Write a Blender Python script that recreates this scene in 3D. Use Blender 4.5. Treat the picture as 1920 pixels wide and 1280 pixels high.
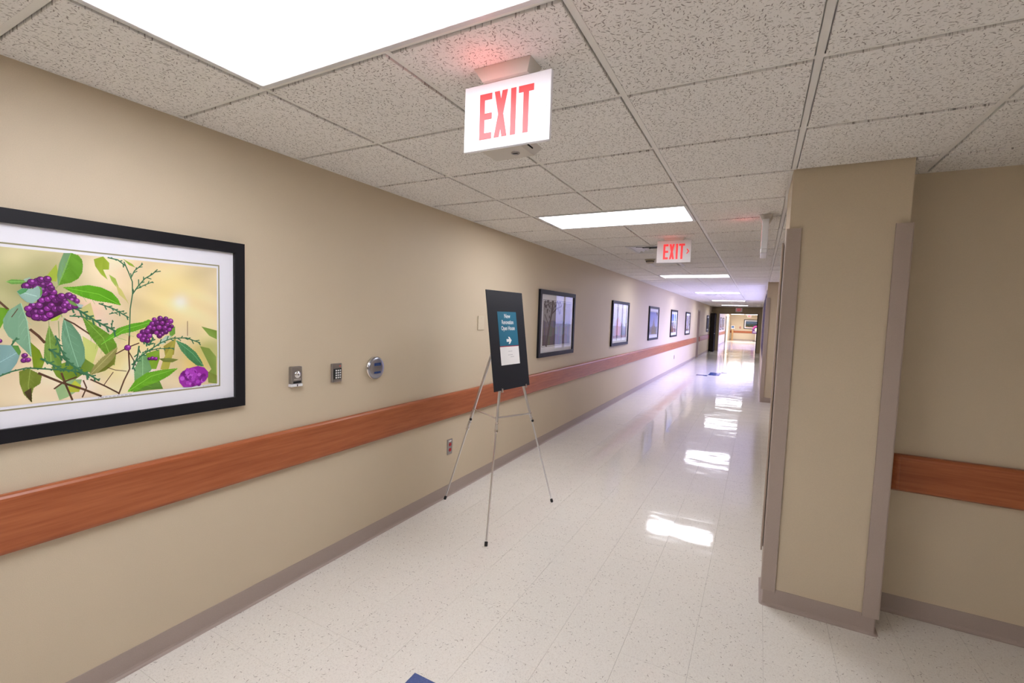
import bpy, bmesh, math, random
from mathutils import Matrix, Vector, Quaternion
random.seed(7)
for o in list(bpy.data.objects):
    bpy.data.objects.remove(o)
SC = bpy.context.scene
COL = SC.collection
PI = math.pi

# ------------------------------------------------------------------ camera
YAW, PITCH, ROLL = 0.49977, -0.06718, 0.03253
fw = Vector((-math.sin(YAW)*math.cos(PITCH), math.cos(YAW)*math.cos(PITCH), math.sin(PITCH)))
rt0 = Vector((math.cos(YAW), math.sin(YAW), 0)); up0 = rt0.cross(fw)
rt = math.cos(ROLL)*rt0 + math.sin(ROLL)*up0
up = -math.sin(ROLL)*rt0 + math.cos(ROLL)*up0
cam = bpy.data.cameras.new('camera'); cam.sensor_width = 36.0
cam.lens = 880.285*36.0/1920.0
cam.shift_x = 20.146/1920.0; cam.shift_y = 8.914/1920.0
cam.clip_start = 0.02; cam.clip_end = 300
CAM = bpy.data.objects.new('camera', cam); COL.objects.link(CAM)
CLOC = Vector((2.32377, -1.18455, 1.61254))
m = Matrix((rt, up, -fw)).transposed().to_4x4(); m.translation = CLOC
CAM.matrix_world = m
SC.camera = CAM

# ------------------------------------------------------------------ light, sky, exposure
SC.view_settings.view_transform = 'Standard'
SC.view_settings.look = 'None'
SC.view_settings.exposure = 0.0
SC.view_settings.gamma = 1.0
SC.view_settings.use_curve_mapping = False
SKY_STRENGTH = 20.0      # at the zenith; an overcast sky is three times darker at the horizon
LAMP_STRENGTH = 14.0
W = bpy.data.worlds.new('overcast_sky'); SC.world = W; W.use_nodes = True
bg = W.node_tree.nodes['Background']
bg.inputs[0].default_value = (0.50, 0.50, 1.0, 1)
_t = W.node_tree; _g = _t.nodes.new('ShaderNodeTexCoord'); _s = _t.nodes.new('ShaderNodeSeparateXYZ')
_m = _t.nodes.new('ShaderNodeMapRange')       # L = Lz (1 + 2 sin e) / 3
_m.inputs[3].default_value = SKY_STRENGTH/3; _m.inputs[4].default_value = SKY_STRENGTH
_t.links.new(_g.outputs['Generated'], _s.inputs[0]); _t.links.new(_s.outputs['Z'], _m.inputs[0]); _t.links.new(_m.outputs[0], bg.inputs[1])

def portal(x, y0, y1, z0, z1):
    l = bpy.data.lights.new('window_portal', 'AREA'); l.shape = 'RECTANGLE'
    l.size = z1-z0; l.size_y = y1-y0; l.cycles.is_portal = True
    o = bpy.data.objects.new('window_portal', l); COL.objects.link(o)
    o.location = (x, (y0+y1)/2, (z0+z1)/2); o.rotation_euler = (0, PI/2, 0)

# ------------------------------------------------------------------ materials
def lin(c):
    r = []
    for v in c[:3]:
        v = v/255.0
        r.append(v/12.92 if v <= 0.04045 else ((v+0.055)/1.055)**2.4)
    return tuple(r)
def alb(c, k=0.70):
    return tuple(min(0.92, v/k) for v in lin(c))
def mat(name, col, rough=0.5, metal=0.0, spec=0.5, emit=None, estr=0.0):
    M = bpy.data.materials.new(name); M.use_nodes = True
    b = M.node_tree.nodes['Principled BSDF']
    b.inputs['Base Color'].default_value = (*col, 1)
    b.inputs['Roughness'].default_value = rough
    b.inputs['Metallic'].default_value = metal
    b.inputs['Specular IOR Level'].default_value = spec
    if emit:
        b.inputs['Emission Color'].default_value = (*emit, 1)
        b.inputs['Emission Strength'].default_value = estr
    return M
class NT:
    def __init__(s, M): s.t = M.node_tree; s.b = s.t.nodes['Principled BSDF']
    def n(s, typ, **kw):
        nd = s.t.nodes.new(typ)
        for k, v in kw.items():
            if k.startswith('i_'): nd.inputs[int(k[2:])].default_value = v
            else: setattr(nd, k, v)
        return nd
    def l(s, a, b): s.t.links.new(a, b)
    def math(s, op, a, b=None, clamp=False):
        nd = s.n('ShaderNodeMath', operation=op); nd.use_clamp = clamp
        for i, v in enumerate((a, b)):
            if v is None: continue
            if isinstance(v, (int, float)): nd.inputs[i].default_value = v
            else: s.l(v, nd.inputs[i])
        return nd.outputs[0]
    def pos(s):
        return s.n('ShaderNodeNewGeometry').outputs['Position']
    def noise(s, vec, scale, detail=2, rough=0.5):
        nd = s.n('ShaderNodeTexNoise'); s.l(vec, nd.inputs['Vector'])
        nd.inputs['Scale'].default_value = scale; nd.inputs['Detail'].default_value = detail
        nd.inputs['Roughness'].default_value = rough
        return nd.outputs['Fac']
    def scalev(s, vec, sc):
        nd = s.n('ShaderNodeVectorMath', operation='MULTIPLY'); s.l(vec, nd.inputs[0]); nd.inputs[1].default_value = sc
        return nd.outputs[0]
    def mix(s, f, a, b):
        nd = s.n('ShaderNodeMix', data_type='RGBA')
        if isinstance(f, (int, float)): nd.inputs[0].default_value = f
        else: s.l(f, nd.inputs[0])
        for i, v in ((6, a), (7, b)):
            if isinstance(v, tuple): nd.inputs[i].default_value = (*v[:3], 1)
            else: s.l(v, nd.inputs[i])
        return nd.outputs[2]
    def bump(s, h, dist, strength=1.0):
        nd = s.n('ShaderNodeBump'); s.l(h, nd.inputs['Height'])
        nd.inputs['Distance'].default_value = dist; nd.inputs['Strength'].default_value = strength
        s.l(nd.outputs[0], s.b.inputs['Normal']); return nd
    def flecks(s, scale, a, b, density, soft=0.35):
        """randomly turned little dashes, one per cell; returns a 0..1 mask"""
        P = s.pos()
        v = s.n('ShaderNodeTexVoronoi', voronoi_dimensions='2D', feature='F1')
        v.inputs['Scale'].default_value = scale; s.l(P, v.inputs['Vector'])
        d = s.n('ShaderNodeVectorMath', operation='SUBTRACT'); s.l(P, d.inputs[0]); s.l(v.outputs['Position'], d.inputs[1])
        sp = s.n('ShaderNodeSeparateColor'); s.l(v.outputs['Color'], sp.inputs[0])
        r = s.n('ShaderNodeVectorRotate', rotation_type='Z_AXIS'); s.l(d.outputs[0], r.inputs['Vector'])
        s.l(s.math('MULTIPLY', sp.outputs[0], 6.28), r.inputs['Angle'])
        x = s.n('ShaderNodeSeparateXYZ'); s.l(r.outputs[0], x.inputs[0])
        xx = s.math('MULTIPLY', x.outputs[0], 1/a); yy = s.math('MULTIPLY', x.outputs[1], 1/b)
        # bend the dash a little
        yy = s.math('ADD', yy, s.math('MULTIPLY', s.math('MULTIPLY', xx, xx), 0.6))
        q = s.math('SQRT', s.math('ADD', s.math('MULTIPLY', xx, xx), s.math('MULTIPLY', yy, yy)))
        q = s.math('DIVIDE', q, s.math('ADD', s.math('MULTIPLY', sp.outputs[2], 0.8), 0.45))
        mk = s.n('ShaderNodeMapRange'); s.l(q, mk.inputs[0])
        mk.inputs[1].default_value = 1+soft; mk.inputs[2].default_value = 1-soft
        keep = s.math('LESS_THAN', sp.outputs[1], density)
        return s.math('MULTIPLY', mk.outputs[0], keep)

def wall_mat(name, col):
    M = mat(name, col, 0.55, spec=0.35); T = NT(M); P = T.pos()
    n1 = T.noise(P, 330, 2); n2 = T.noise(P, 2.0, 2)
    f = T.math('ADD', T.math('MULTIPLY', n1, 0.75), T.math('MULTIPLY', n2, 0.25))
    c = T.mix(f, tuple(v*0.90 for v in col), tuple(min(1, v*1.10) for v in col))
    T.l(c, T.b.inputs['Base Color']); T.bump(n1, 0.0006, 0.5)
    return M
WALLC = (0.63, 0.53, 0.385)
M_wall = wall_mat('beige_paint', WALLC)

def ceil_mat():
    base = (0.885, 0.865, 0.835)
    M = mat('fissured_mineral_tile', base, 0.9, spec=0.1); T = NT(M)
    f1 = T.flecks(70, 0.0068, 0.0016, 0.64, 0.25)
    f2 = T.flecks(130, 0.0026, 0.0011, 0.45)
    f = T.math('MAXIMUM', f1, T.math('MULTIPLY', f2, 0.6))
    n = T.noise(T.pos(), 160, 2)
    bc = T.mix(n, tuple(v*0.93 for v in base), tuple(min(1, v*1.07) for v in base))
    c = T.mix(T.math('MULTIPLY', f, 0.74), bc, (0.19, 0.155, 0.13))
    T.l(c, T.b.inputs['Base Color'])
    T.bump(T.math('SUBTRACT', T.math('MULTIPLY', n, 0.3), f), 0.0010, 0.6)
    return M
M_tile = ceil_mat()
M_tee = mat('painted_grid_metal', (0.84, 0.82, 0.775), 0.45, spec=0.4)
M_plenum = mat('plenum_deck', (0.25, 0.23, 0.21), 0.9)

def floor_mat(name, col, fl1, fl2):
    M = mat(name, col, 0.07, spec=0.5); T = NT(M); P = T.pos()
    a = T.flecks(62, 0.0060, 0.0015, 0.16, 0.5)
    b = T.flecks(115, 0.0036, 0.0013, 0.55, 0.6)
    n = T.noise(P, 95, 4, 0.65); n3 = T.noise(P, 0.9, 2)
    c = T.mix(n, tuple(v*0.88 for v in col), tuple(min(1, v*1.12) for v in col))
    c = T.mix(T.math('MULTIPLY', b, 0.42), c, fl2)
    c = T.mix(T.math('MULTIPLY', a, 0.75), c, fl1)
    T.l(c, T.b.inputs['Base Color'])
    rg = T.n('ShaderNodeMapRange'); T.l(n3, rg.inputs[0])
    rg.inputs[3].default_value = 0.045; rg.inputs[4].default_value = 0.11
    T.l(rg.outputs[0], T.b.inputs['Roughness'])
    w = T.noise(T.scalev(P, (0.75, 1.0, 1.0)), 3.6, 2, 0.45); w2 = T.noise(P, 26, 2)
    T.bump(T.math('ADD', w, T.math('MULTIPLY', w2, 0.03)), 0.0038, 1.0)
    return M
M_floor = floor_mat('cream_composition_tile', (0.80, 0.765, 0.70), (0.24, 0.20, 0.165), (0.52, 0.45, 0.38))
M_blue = floor_mat('blue_composition_tile', (0.075, 0.115, 0.30), (0.03, 0.05, 0.16), (0.16, 0.22, 0.42))
M_grout = mat('tile_joint', (0.42, 0.38, 0.33), 0.8)

def wood_mat(name, sc):
    M = mat(name, (0.40, 0.13, 0.055), 0.36, spec=0.4); T = NT(M); P = T.pos()
    a = T.noise(T.scalev(P, sc), 70, 4, 0.6); b = T.noise(T.scalev(P, sc), 15, 2)
    f = T.math('ADD', T.math('MULTIPLY', a, 0.65), T.math('MULTIPLY', b, 0.35))
    r = T.n('ShaderNodeMapRange'); T.l(f, r.inputs[0]); r.inputs[1].default_value = 0.32; r.inputs[2].default_value = 0.68
    T.l(T.mix(r.outputs[0], (0.31, 0.078, 0.027), (0.47, 0.150, 0.056)), T.b.inputs['Base Color'])
    return M
M_wood_y = wood_mat('cherry_woodgrain_vinyl', (1, 0.05, 1))
M_wood_x = wood_mat('cherry_woodgrain_vinyl_crosswise', (0.05, 1, 1))
def pebble(name, col, rough=0.5):
    M = mat(name, col, rough, spec=0.4); T = NT(M)
    n = T.noise(T.pos(), 420, 2)
    T.l(T.mix(n, tuple(v*0.90 for v in col), tuple(v*1.1 for v in col)), T.b.inputs['Base Color'])
    T.bump(n, 0.0005, 0.6); return M
M_taupe = pebble('taupe_vinyl', (0.40, 0.325, 0.285))
M_guard = pebble('taupe_corner_guard_vinyl', (0.43, 0.35, 0.30))
M_guard_edge = mat('cream_guard_edge', (0.70, 0.63, 0.50), 0.5)
M_black = mat('black_frame_lacquer', (0.010, 0.010, 0.013), 0.5, spec=0.22)
M_matw = mat('white_mat_card', (0.86, 0.86, 0.92), 0.7, spec=0.2)
M_olive = mat('olive_mat_line', (0.30, 0.28, 0.15), 0.7)
M_greyln = mat('grey_mat_line', (0.20, 0.19, 0.19), 0.7)
M_board = mat('black_foam_board', (0.010, 0.012, 0.018), 0.6, spec=0.3)
M_teal = mat('teal_paper', lin((20, 108, 138)), 0.5)
M_redln = mat('dark_red_line', lin((150, 25, 60)), 0.5)
M_paper = mat('white_paper', (0.86, 0.85, 0.84), 0.6)
M_white = mat('white_lettering', (0.92, 0.92, 0.92), 0.5)
M_ink = mat('grey_ink', (0.45, 0.45, 0.48), 0.6)
M_alu = mat('satin_aluminium', (0.78, 0.78, 0.80), 0.30, 1.0)
M_chrome = mat('polished_steel', (0.80, 0.80, 0.81), 0.16, 1.0)
M_steel = mat('brushed_steel', (0.38, 0.37, 0.38), 0.36, 1.0)
M_bluesteel = mat('blued_steel_plate', (0.40, 0.41, 0.48), 0.30, 1.0)
M_rubber = mat('black_rubber', (0.012, 0.012, 0.012), 0.7)
M_exit = mat('white_edge_lit_acrylic', (0.80, 0.79, 0.81), 0.3, spec=0.4)
M_exitface = mat('white_glow_acrylic', (0.83, 0.83, 0.87), 0.25, emit=(0.93, 0.93, 1.0), estr=0.08)  # weak emission stands in for the nearest fixture's light on the panel
M_red = mat('red_lit_lettering', (0.85, 0.03, 0.03), 0.4, emit=(1.0, 0.05, 0.06), estr=0.45)
M_housing = mat('offwhite_sign_housing', (0.66, 0.62, 0.57), 0.5)
M_lightframe = mat('white_fixture_door', (0.72, 0.72, 0.72), 0.4)
M_lens = mat('lit_prismatic_lens', (0.9, 0.9, 0.9), 0.4, emit=(1.0, 1.0, 1.08), estr=LAMP_STRENGTH)
M_dark = mat('dark_void', (0.01, 0.01, 0.01), 0.8)
M_bronze = mat('dark_bronze_frame', (0.028, 0.016, 0.018), 0.4)
M_plate = mat('almond_cover_plate', (0.66, 0.57, 0.42), 0.4)
M_redsock = mat('red_receptacle', (0.42, 0.012, 0.02), 0.35)
M_keys = mat('white_key_buttons', (0.85, 0.85, 0.85), 0.4)
M_keypad = mat('black_keypad_face', (0.015, 0.015, 0.016), 0.45)
M_bluemark = mat('blue_engraving', (0.04, 0.09, 0.30), 0.35, 0.5)
M_bluelab = mat('blue_label', (0.06, 0.16, 0.42), 0.4)
M_olivewall = wall_mat('dark_khaki_paint', (0.36, 0.29, 0.17))
M_doorpaint = mat('taupe_door_enamel', (0.34, 0.26, 0.20), 0.4)
M_darkdoor = mat('dark_brown_door', (0.014, 0.010, 0.009), 0.85, spec=0.1)
M_pine = mat('light_oak', (0.50, 0.29, 0.12), 0.45)
M_white_pl = mat('white_plastic', (0.80, 0.80, 0.82), 0.35)
M_purple = mat('purple_board', (0.10, 0.02, 0.14), 0.5)
M_pinkarc = mat('magenta_print', (0.55, 0.04, 0.24), 0.5)
M_pale = mat('pale_yellow_print', (0.80, 0.72, 0.50), 0.5)
M_smoke = mat('almond_detector_plastic', (0.50, 0.44, 0.34), 0.5)
M_ground = mat('outdoor_paving', (0.17, 0.17, 0.15), 0.9)
M_ledred = mat('red_led_strip', (0.8, 0.1, 0.1), 0.4, emit=(1.0, 0.25, 0.2), estr=1.2)

def glass_mat():
    M = bpy.data.materials.new('clear_glazing'); M.use_nodes = True
    t = M.node_tree; t.nodes.clear()
    o = t.nodes.new('ShaderNodeOutputMaterial'); mx = t.nodes.new('ShaderNodeMixShader')
    tr = t.nodes.new('ShaderNodeBsdfTransparent'); gl = t.nodes.new('ShaderNodeBsdfGlossy')
    gl.inputs['Roughness'].default_value = 0.0
    lw = t.nodes.new('ShaderNodeLayerWeight')          # Schlick: the same from both sides of the pane
    pw = t.nodes.new('ShaderNodeMath'); pw.operation = 'POWER'; pw.inputs[1].default_value = 5
    mu = t.nodes.new('ShaderNodeMath'); mu.operation = 'MULTIPLY_ADD'; mu.inputs[1].default_value = 0.34; mu.inputs[2].default_value = 0.018; mu.use_clamp = True
    t.links.new(lw.outputs['Facing'], pw.inputs[0]); t.links.new(pw.outputs[0], mu.inputs[0]); t.links.new(mu.outputs[0], mx.inputs[0])
    t.links.new(tr.outputs[0], mx.inputs[1]); t.links.new(gl.outputs[0], mx.inputs[2])
    t.links.new(mx.outputs[0], o.inputs[0]); return M
M_glass = glass_mat()
def print_mat():
    M = mat('photographic_print', (0.5, 0.5, 0.5), 0.5, spec=0.25)
    a = M.node_tree.nodes.new('ShaderNodeVertexColor'); a.layer_name = 'print'
    M.node_tree.links.new(a.outputs[0], M.node_tree.nodes['Principled BSDF'].inputs['Base Color'])
    return M
M_print = print_mat()

# ------------------------------------------------------------------ mesh helpers
class MB:
    def __init__(s): s.bm = bmesh.new(); s.mats = []
    def mi(s, M):
        if M not in s.mats: s.mats.append(M)
        return s.mats.index(M)
    def face(s, pts, M):
        vs = [s.bm.verts.new(p) for p in pts]
        try:
            f = s.bm.faces.new(vs); f.material_index = s.mi(M); return f
        except ValueError: return None
    def box(s, x0, x1, y0, y1, z0, z1, M, bev=0.0, seg=1, mtx=None):
        r = bmesh.ops.create_cube(s.bm, size=1.0)
        vs = r['verts']
        for v in vs:
            v.co = Vector((x0+(v.co.x+.5)*(x1-x0), y0+(v.co.y+.5)*(y1-y0), z0+(v.co.z+.5)*(z1-z0)))
        i = s.mi(M); fs = set(f for v in vs for f in v.link_faces)
        for f in fs: f.material_index = i
        if bev > 0:
            es = list(set(e for v in vs for e in v.link_edges))
            r2 = bmesh.ops.bevel(s.bm, geom=es, offset=bev, segments=seg, affect='EDGES', profile=0.5)
            vs = list(set(v for f in r2['faces'] for v in f.verts))
            for f in r2['faces']: f.material_index = i
        if mtx is not None:
            if bev > 0:
                av = set()
                for v in vs:
                    av.add(v)
                vs = list(av)
            bmesh.ops.transform(s.bm, matrix=mtx, verts=vs)
        return vs
    def bar(s, a, b, w, t, M, side=Vector((0, 0, 1)), bev=0.0):
        """rectangular bar from a to b; w along 'side x dir', t along the other"""
        a, b = Vector(a), Vector(b); d = (b-a); L = d.length; d.normalize()
        u = side.cross(d); u.normalize(); v = d.cross(u)
        mt = Matrix((u, v, d)).transposed().to_4x4(); mt.translation = a
        s.box(-w/2, w/2, -t/2, t/2, 0, L, M, bev, 1, mt)
    def prism(s, poly, lo, hi, axis, M):
        """poly in the two other axes, extruded along axis"""
        def P(a, b, c):
            return {'x': (c, a, b), 'y': (a, c, b), 'z': (a, b, c)}[axis]
        i = s.mi(M)
        A = [s.bm.verts.new(P(a, b, lo)) for a, b in poly]
        B = [s.bm.verts.new(P(a, b, hi)) for a, b in poly]
        n = len(poly)
        for k in range(n):
            s.bm.faces.new((A[k], A[(k+1) % n], B[(k+1) % n], B[k])).material_index = i
        s.bm.faces.new(A).material_index = i; s.bm.faces.new(B[::-1]).material_index = i
    def lathe(s, prof, axis, c, M, n=32, smooth=True):
        """prof list of (r,h); axis 'x' or 'z'"""
        i = s.mi(M); rings = []
        for r, h in prof:
            if r < 1e-6:
                p = (c[0]+h, c[1], c[2]) if axis == 'x' else (c[0], c[1], c[2]+h)
                rings.append([s.bm.verts.new(p)]); continue
            ring = []
            for k in range(n):
                a = 2*PI*k/n
                if axis == 'x': p = (c[0]+h, c[1]+r*math.cos(a), c[2]+r*math.sin(a))
                else: p = (c[0]+r*math.cos(a), c[1]+r*math.sin(a), c[2]+h)
                ring.append(s.bm.verts.new(p))
            rings.append(ring)
        for A, B in zip(rings[:-1], rings[1:]):
            for k in range(n):
                q = [A[k % len(A)], A[(k+1) % len(A)], B[(k+1) % len(B)], B[k % len(B)]]
                qq = []
                for v in q:
                    if v not in qq: qq.append(v)
                if len(qq) >= 3:
                    f = s.bm.faces.new(qq); f.material_index = i; f.smooth = smooth
    def sweep(s, path, prof, M, closed=False):
        """path: xy points, outward normal on the right of travel; prof: (offset, z)"""
        n = len(path); i = s.mi(M); rows = []
        P = [Vector((a, b)) for a, b in path]
        for k in range(n):
            d1 = (P[k]-P[k-1]).normalized() if (k > 0 or closed) else None
            d2 = (P[(k+1) % n]-P[k]).normalized() if (k < n-1 or closed) else None
            if d1 is None: d1 = d2
            if d2 is None: d2 = d1
            n1 = Vector((d1.y, -d1.x)); n2 = Vector((d2.y, -d2.x))
            b = n1+n2; b = b/(b.dot(n1)) if b.length > 1e-6 else n1
            rows.append([s.bm.verts.new((P[k].x+b.x*o, P[k].y+b.y*o, z)) for o, z in prof])
        rng = range(n) if closed else range(n-1)
        for k in rng:
            A, B = rows[k], rows[(k+1) % n]
            for j in range(len(prof)-1):
                s.bm.faces.new((A[j], B[j], B[j+1], A[j+1])).material_index = i
        if not closed:
            for R in (rows[0], rows[-1]):
                s.bm.faces.new(R).material_index = i
    def mesh(s, name):
        bmesh.ops.recalc_face_normals(s.bm, faces=s.bm.faces[:])
        me = bpy.data.meshes.new(name); s.bm.to_mesh(me); s.bm.free()
        for M in s.mats: me.materials.append(M)
        return me
    def build(s, name, parent=None, loc=(0, 0, 0), **tags):
        o = bpy.data.objects.new(name, s.mesh(name)); COL.objects.link(o); o.location = loc
        if parent: o.parent = parent
        for k, v in tags.items(): o[k] = v
        return o
def link(name, me, parent=None, loc=(0, 0, 0), **tags):
    o = bpy.data.objects.new(name, me); COL.objects.link(o); o.location = loc
    if parent: o.parent = parent
    for k, v in tags.items(): o[k] = v
    return o
def thing(name, label, cat, loc=(0, 0, 0), rz=0, group=None):
    o = bpy.data.objects.new(name, None); COL.objects.link(o); o.empty_display_size = 0.1
    o.location = loc; o.rotation_euler = (0, 0, rz); o['label'] = label; o['category'] = cat
    if group: o['group'] = group
    return o
def copy_tree(o, parent=None):
    c = o.copy(); COL.objects.link(c)
    if parent: c.parent = parent
    for ch in list(o.children): copy_tree(ch, c)
    return c
STRUCT = dict(kind='structure')

# ------------------------------------------------------------------ dimensions
T = 0.6096; H = 2.4384; S = 0.3048
Y0, Y1 = -10*T, 45*T            # corridor ends
XR = 2.4384                      # right face of corridor
XP = 2.95                        # back of recesses / right side of near pillar
YA = 2.155                       # alcove wall
XA = 9*T                         # far right side of alcove
TOP = 2.62
XW = 2.447
YL = 46.3                        # far end of the second corridor
DY0, DY1, DZ = 20.56, 21.38, 2.09  # recessed door in left wall
WY0, WY1, WZ0, WZ1 = 10.36, 18.76, 0.72, 2.32   # window band
VY0, VY1 = 30.0, 39.0

# ------------------------------------------------------------------ shell
b = MB()
b.box(-0.15, XA+.15, Y0-.15, YA+.14, TOP, TOP+.1, M_plenum); b.box(-0.15, 3.10, YA+.14, 10.3, TOP, TOP+.1, M_plenum); b.box(-0.15, XW+.15, 10.3, Y1, TOP, TOP+.1, M_plenum)
ceiling = b.build('ceiling', **STRUCT)
b = MB(); b.box(-0.15, XW+.15, Y1, YL+.15, TOP, TOP+.1, M_plenum); b.box(-0.1, XW, Y1+.1, YL, 2.30, 2.32, M_tile)
lobby_ceiling = b.build('ceiling_lobby', **STRUCT)
b = MB()
b.box(-0.15, XA+.15, Y0-.15, YA+.14, -0.12, -0.0042, M_grout); b.box(-0.15, 3.1, YA+.14, 10.3, -0.12, -0.0042, M_grout); b.box(-0.15, XW+.15, 10.3, YL+.15, -0.12, -0.0042, M_grout)
floor = b.build('floor', **STRUCT)

b = MB()
b.box(-.14, 0, Y0-.14, DY0, 0, TOP, M_wall); b.box(-.14, 0, DY1, Y1+.1, 0, TOP, M_wall)
b.box(-.14, 0, DY0, DY1, DZ, TOP, M_wall)
b.box(-.20, -.14, DY0-.05, DY1+.05, 0, TOP, M_wall)
b.build('wall_left', **STRUCT)
b = MB(); b.box(-.14, XA+.14, Y0-.14, Y0, 0, TOP, M_wall); b.build('wall_back', **STRUCT)
b = MB(); b.box(XA, XA+.14, Y0, YA+.14, 0, TOP, M_wall); b.build('wall_far_right', **STRUCT)
b = MB(); b.box(XP, XA, YA, YA+.12, 0, TOP, M_wall); b.build('wall_alcove', **STRUCT)
b = MB(); b.box(XP, XP+.12, YA+.12, 10.3, 0, TOP, M_wall); b.build('wall_recess', **STRUCT)
def pillar(y0, y1, name):
    b = MB(); b.box(XR, XP, y0, y1, 0, TOP, M_wall)
    return b.build(name, **STRUCT)
P1 = pillar(1.85, 2.42, 'wall_pillar')
P2 = pillar(9.74, 10.3, 'wall_pillar')
b = MB()
b.box(XW, XW+.15, 10.3, WY0, 0, TOP, M_wall)
b.box(XW, XW+.15, WY1, Y1, 0, TOP, M_wall)
b.box(XW, XW+.15, WY0, WY1, 0, WZ0, M_wall); b.box(XW, XW+.15, WY0, WY1, WZ1, TOP, M_wall)
b.build('wall_right', **STRUCT)
# end wall with wide opening
b = MB()
b.box(0.0, 0.36, Y1, Y1+.1, 0, TOP, M_olivewall); b.box(2.27, XW+.15, Y1, Y1+.1, 0, TOP, M_olivewall)
b.box(0.36, 2.27, Y1, Y1+.1, 2.085, TOP, M_olivewall)
wall_end = b.build('wall_end', **STRUCT)
b = MB()
b.box(0.36, 0.40, Y1-.015, Y1+.12, 0, 2.085, M_taupe); b.box(2.23, 2.27, Y1-.015, Y1+.12, 0, 2.085, M_darkdoor)
b.box(0.40, 2.23, Y1-.015, Y1+.12, 2.05, 2.085, M_taupe)
b.build('trim_1', **STRUCT)
# second corridor beyond
b = MB(); b.box(-.1, 0.03, Y1+.1, YL, 0, TOP, M_wall); b.build('wall_left_lobby', **STRUCT)
b = MB(); b.box(-.1, XW+.15, YL, YL+.12, 0, TOP, M_wall); b.build('wall_end_lobby', **STRUCT)
b = MB()
b.box(XW, XW+.15, Y1+.1, VY0, 0, TOP, M_wall); b.box(XW, XW+.15, VY1, YL, 0, TOP, M_wall)
b.box(XW, XW+.15, VY0, VY1, 0, .5, M_wall); b.box(XW, XW+.15, VY0, VY1, 2.25, TOP, M_wall)
b.build('wall_right_lobby', **STRUCT)
b = MB(); b.box(XP+.2, 60, 2.4, 110, -.3, -.2, M_ground); b.build('ground', **STRUCT)

# ------------------------------------------------------------------ windows on the right
def window(n, y0, y1, z0, z1, count):
    b = MB(); xa, xb = 2.433, 2.470; hw = .026
    b.box(xa, xb, y0, y1, z0, z0+.05, M_bronze); b.box(xa, xb, y0, y1, z1-.05, z1, M_bronze)
    b.box(xa, xb, y0, y0+.05, z0, z1, M_bronze); b.box(xa, xb, y1-.05, y1, z0, z1, M_bronze)
    w = b.build('window_%d' % n, **STRUCT)
    p = (y1-y0)/count
    b = MB(); b.box(xa, xb, -hw, hw, z0+.05, z1-.05, M_bronze); mm = b.mesh('mullion')
    b = MB(); b.box(2.449, 2.454, hw+.0005, p-hw-.0005, z0+.0505, z1-.0505, M_glass); gm = b.mesh('pane')
    for k in range(count):
        if k: link('mullion', mm, w, (0, y0+k*p, 0))
        if 0 < k < count-1: link('pane', gm, w, (0, y0+k*p, 0))
        else:
            b = MB(); b.box(2.449, 2.454, y0+k*p+(.0505 if k == 0 else hw+.0005), y0+(k+1)*p-(.0505 if k else hw+.0005), z0+.0505, z1-.0505, M_glass)
            b.build('pane', w)
    portal(2.66, y0, y1, z0, z1)
window(1, WY0, WY1, WZ0, WZ1, 12)
window(2, VY0, VY1, .5, 2.25, 12)

# ------------------------------------------------------------------ door recess in left wall
b = MB()
fr = 0.05
b.box(-.14, .012, DY0, DY0+fr, 0, DZ, M_doorpaint); b.box(-.14, .012, DY1-fr, DY1, 0, DZ, M_doorpaint)
b.box(-.14, .012, DY0+fr, DY1-fr, DZ-fr, DZ, M_doorpaint)
d1 = b.build('door_1', **STRUCT)
b = MB(); b.box(-.125, -.08, DY0+fr+.003, DY1-fr-.003, .006, DZ-fr-.003, M_doorpaint, .002); leaf = b.build('door_leaf', d1)
b = MB(); b.lathe([(0, .06), (.026, .055), (.028, .04), (.010, .03), (.010, 0), (0, 0)], 'x', (-.08, DY0+.13, 1.0), M_steel, 16); b.build('door_knob', leaf)
for k, (ya, yb) in enumerate(((39.3, 40.3), (43.3, 44.3))):
    b = MB(); x = .03
    b.box(x, x+.02, ya, ya+.06, 0, 2.1, M_doorpaint); b.box(x, x+.02, yb-.06, yb, 0, 2.1, M_doorpaint)
    b.box(x, x+.02, ya+.06, yb-.06, 2.04, 2.1, M_doorpaint)
    d = b.build('door_%d' % (k+2), **STRUCT)
    b = MB(); b.box(x+.001, x+.012, ya+.065, yb-.065, .006, 2.035, M_darkdoor if k == 0 else M_doorpaint, .002); b.build('door_leaf', d)

# ------------------------------------------------------------------ skirtings, guards
COVE = [(0.0, .1016), (.003, .1016), (.0035, .020), (.006, .008), (.012, .002), (.020, 0.0003), (0.0, 0.0003)]
def skirting(name, path):
    b = MB(); b.sweep(path, COVE, M_taupe); return b.build(name, **STRUCT)
skirting('baseboard_left', [(0, Y0), (0, DY0)])
skirting('baseboard_left', [(0, DY1), (0, Y1)])
skirting('baseboard_alcove', [(XP, YA), (XA, YA)][::-1] if False else [(XP, YA), (XA, YA)])
def rounded(path_pts): return path_pts
def pillar_base(y0, y1):
    r = .005; x0, x1 = XR, XP
    arc = lambda cx, cy, a0, a1: [(cx+r*math.cos(a0+(a1-a0)*k/5), cy+r*math.sin(a0+(a1-a0)*k/5)) for k in range(6)]
    path = [(x0, y1)] + arc(x0+r, y0+r, PI, 1.5*PI) + arc(x1-r, y0+r, 1.5*PI, 2*PI) + [(x1, y1)]
    return path
b = MB(); b.sweep(pillar_base(1.85, YA), COVE, M_taupe); b.build('baseboard_pillar', **STRUCT)
b = MB(); b.sweep(pillar_base(9.74, 10.3), COVE, M_taupe); b.build('baseboard_pillar', **STRUCT)
skirting('baseboard_right', [(XW, Y1), (XW, 10.3)])
skirting('baseboard_recess', [(XP, 9.74), (XP, 2.42)])
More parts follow.
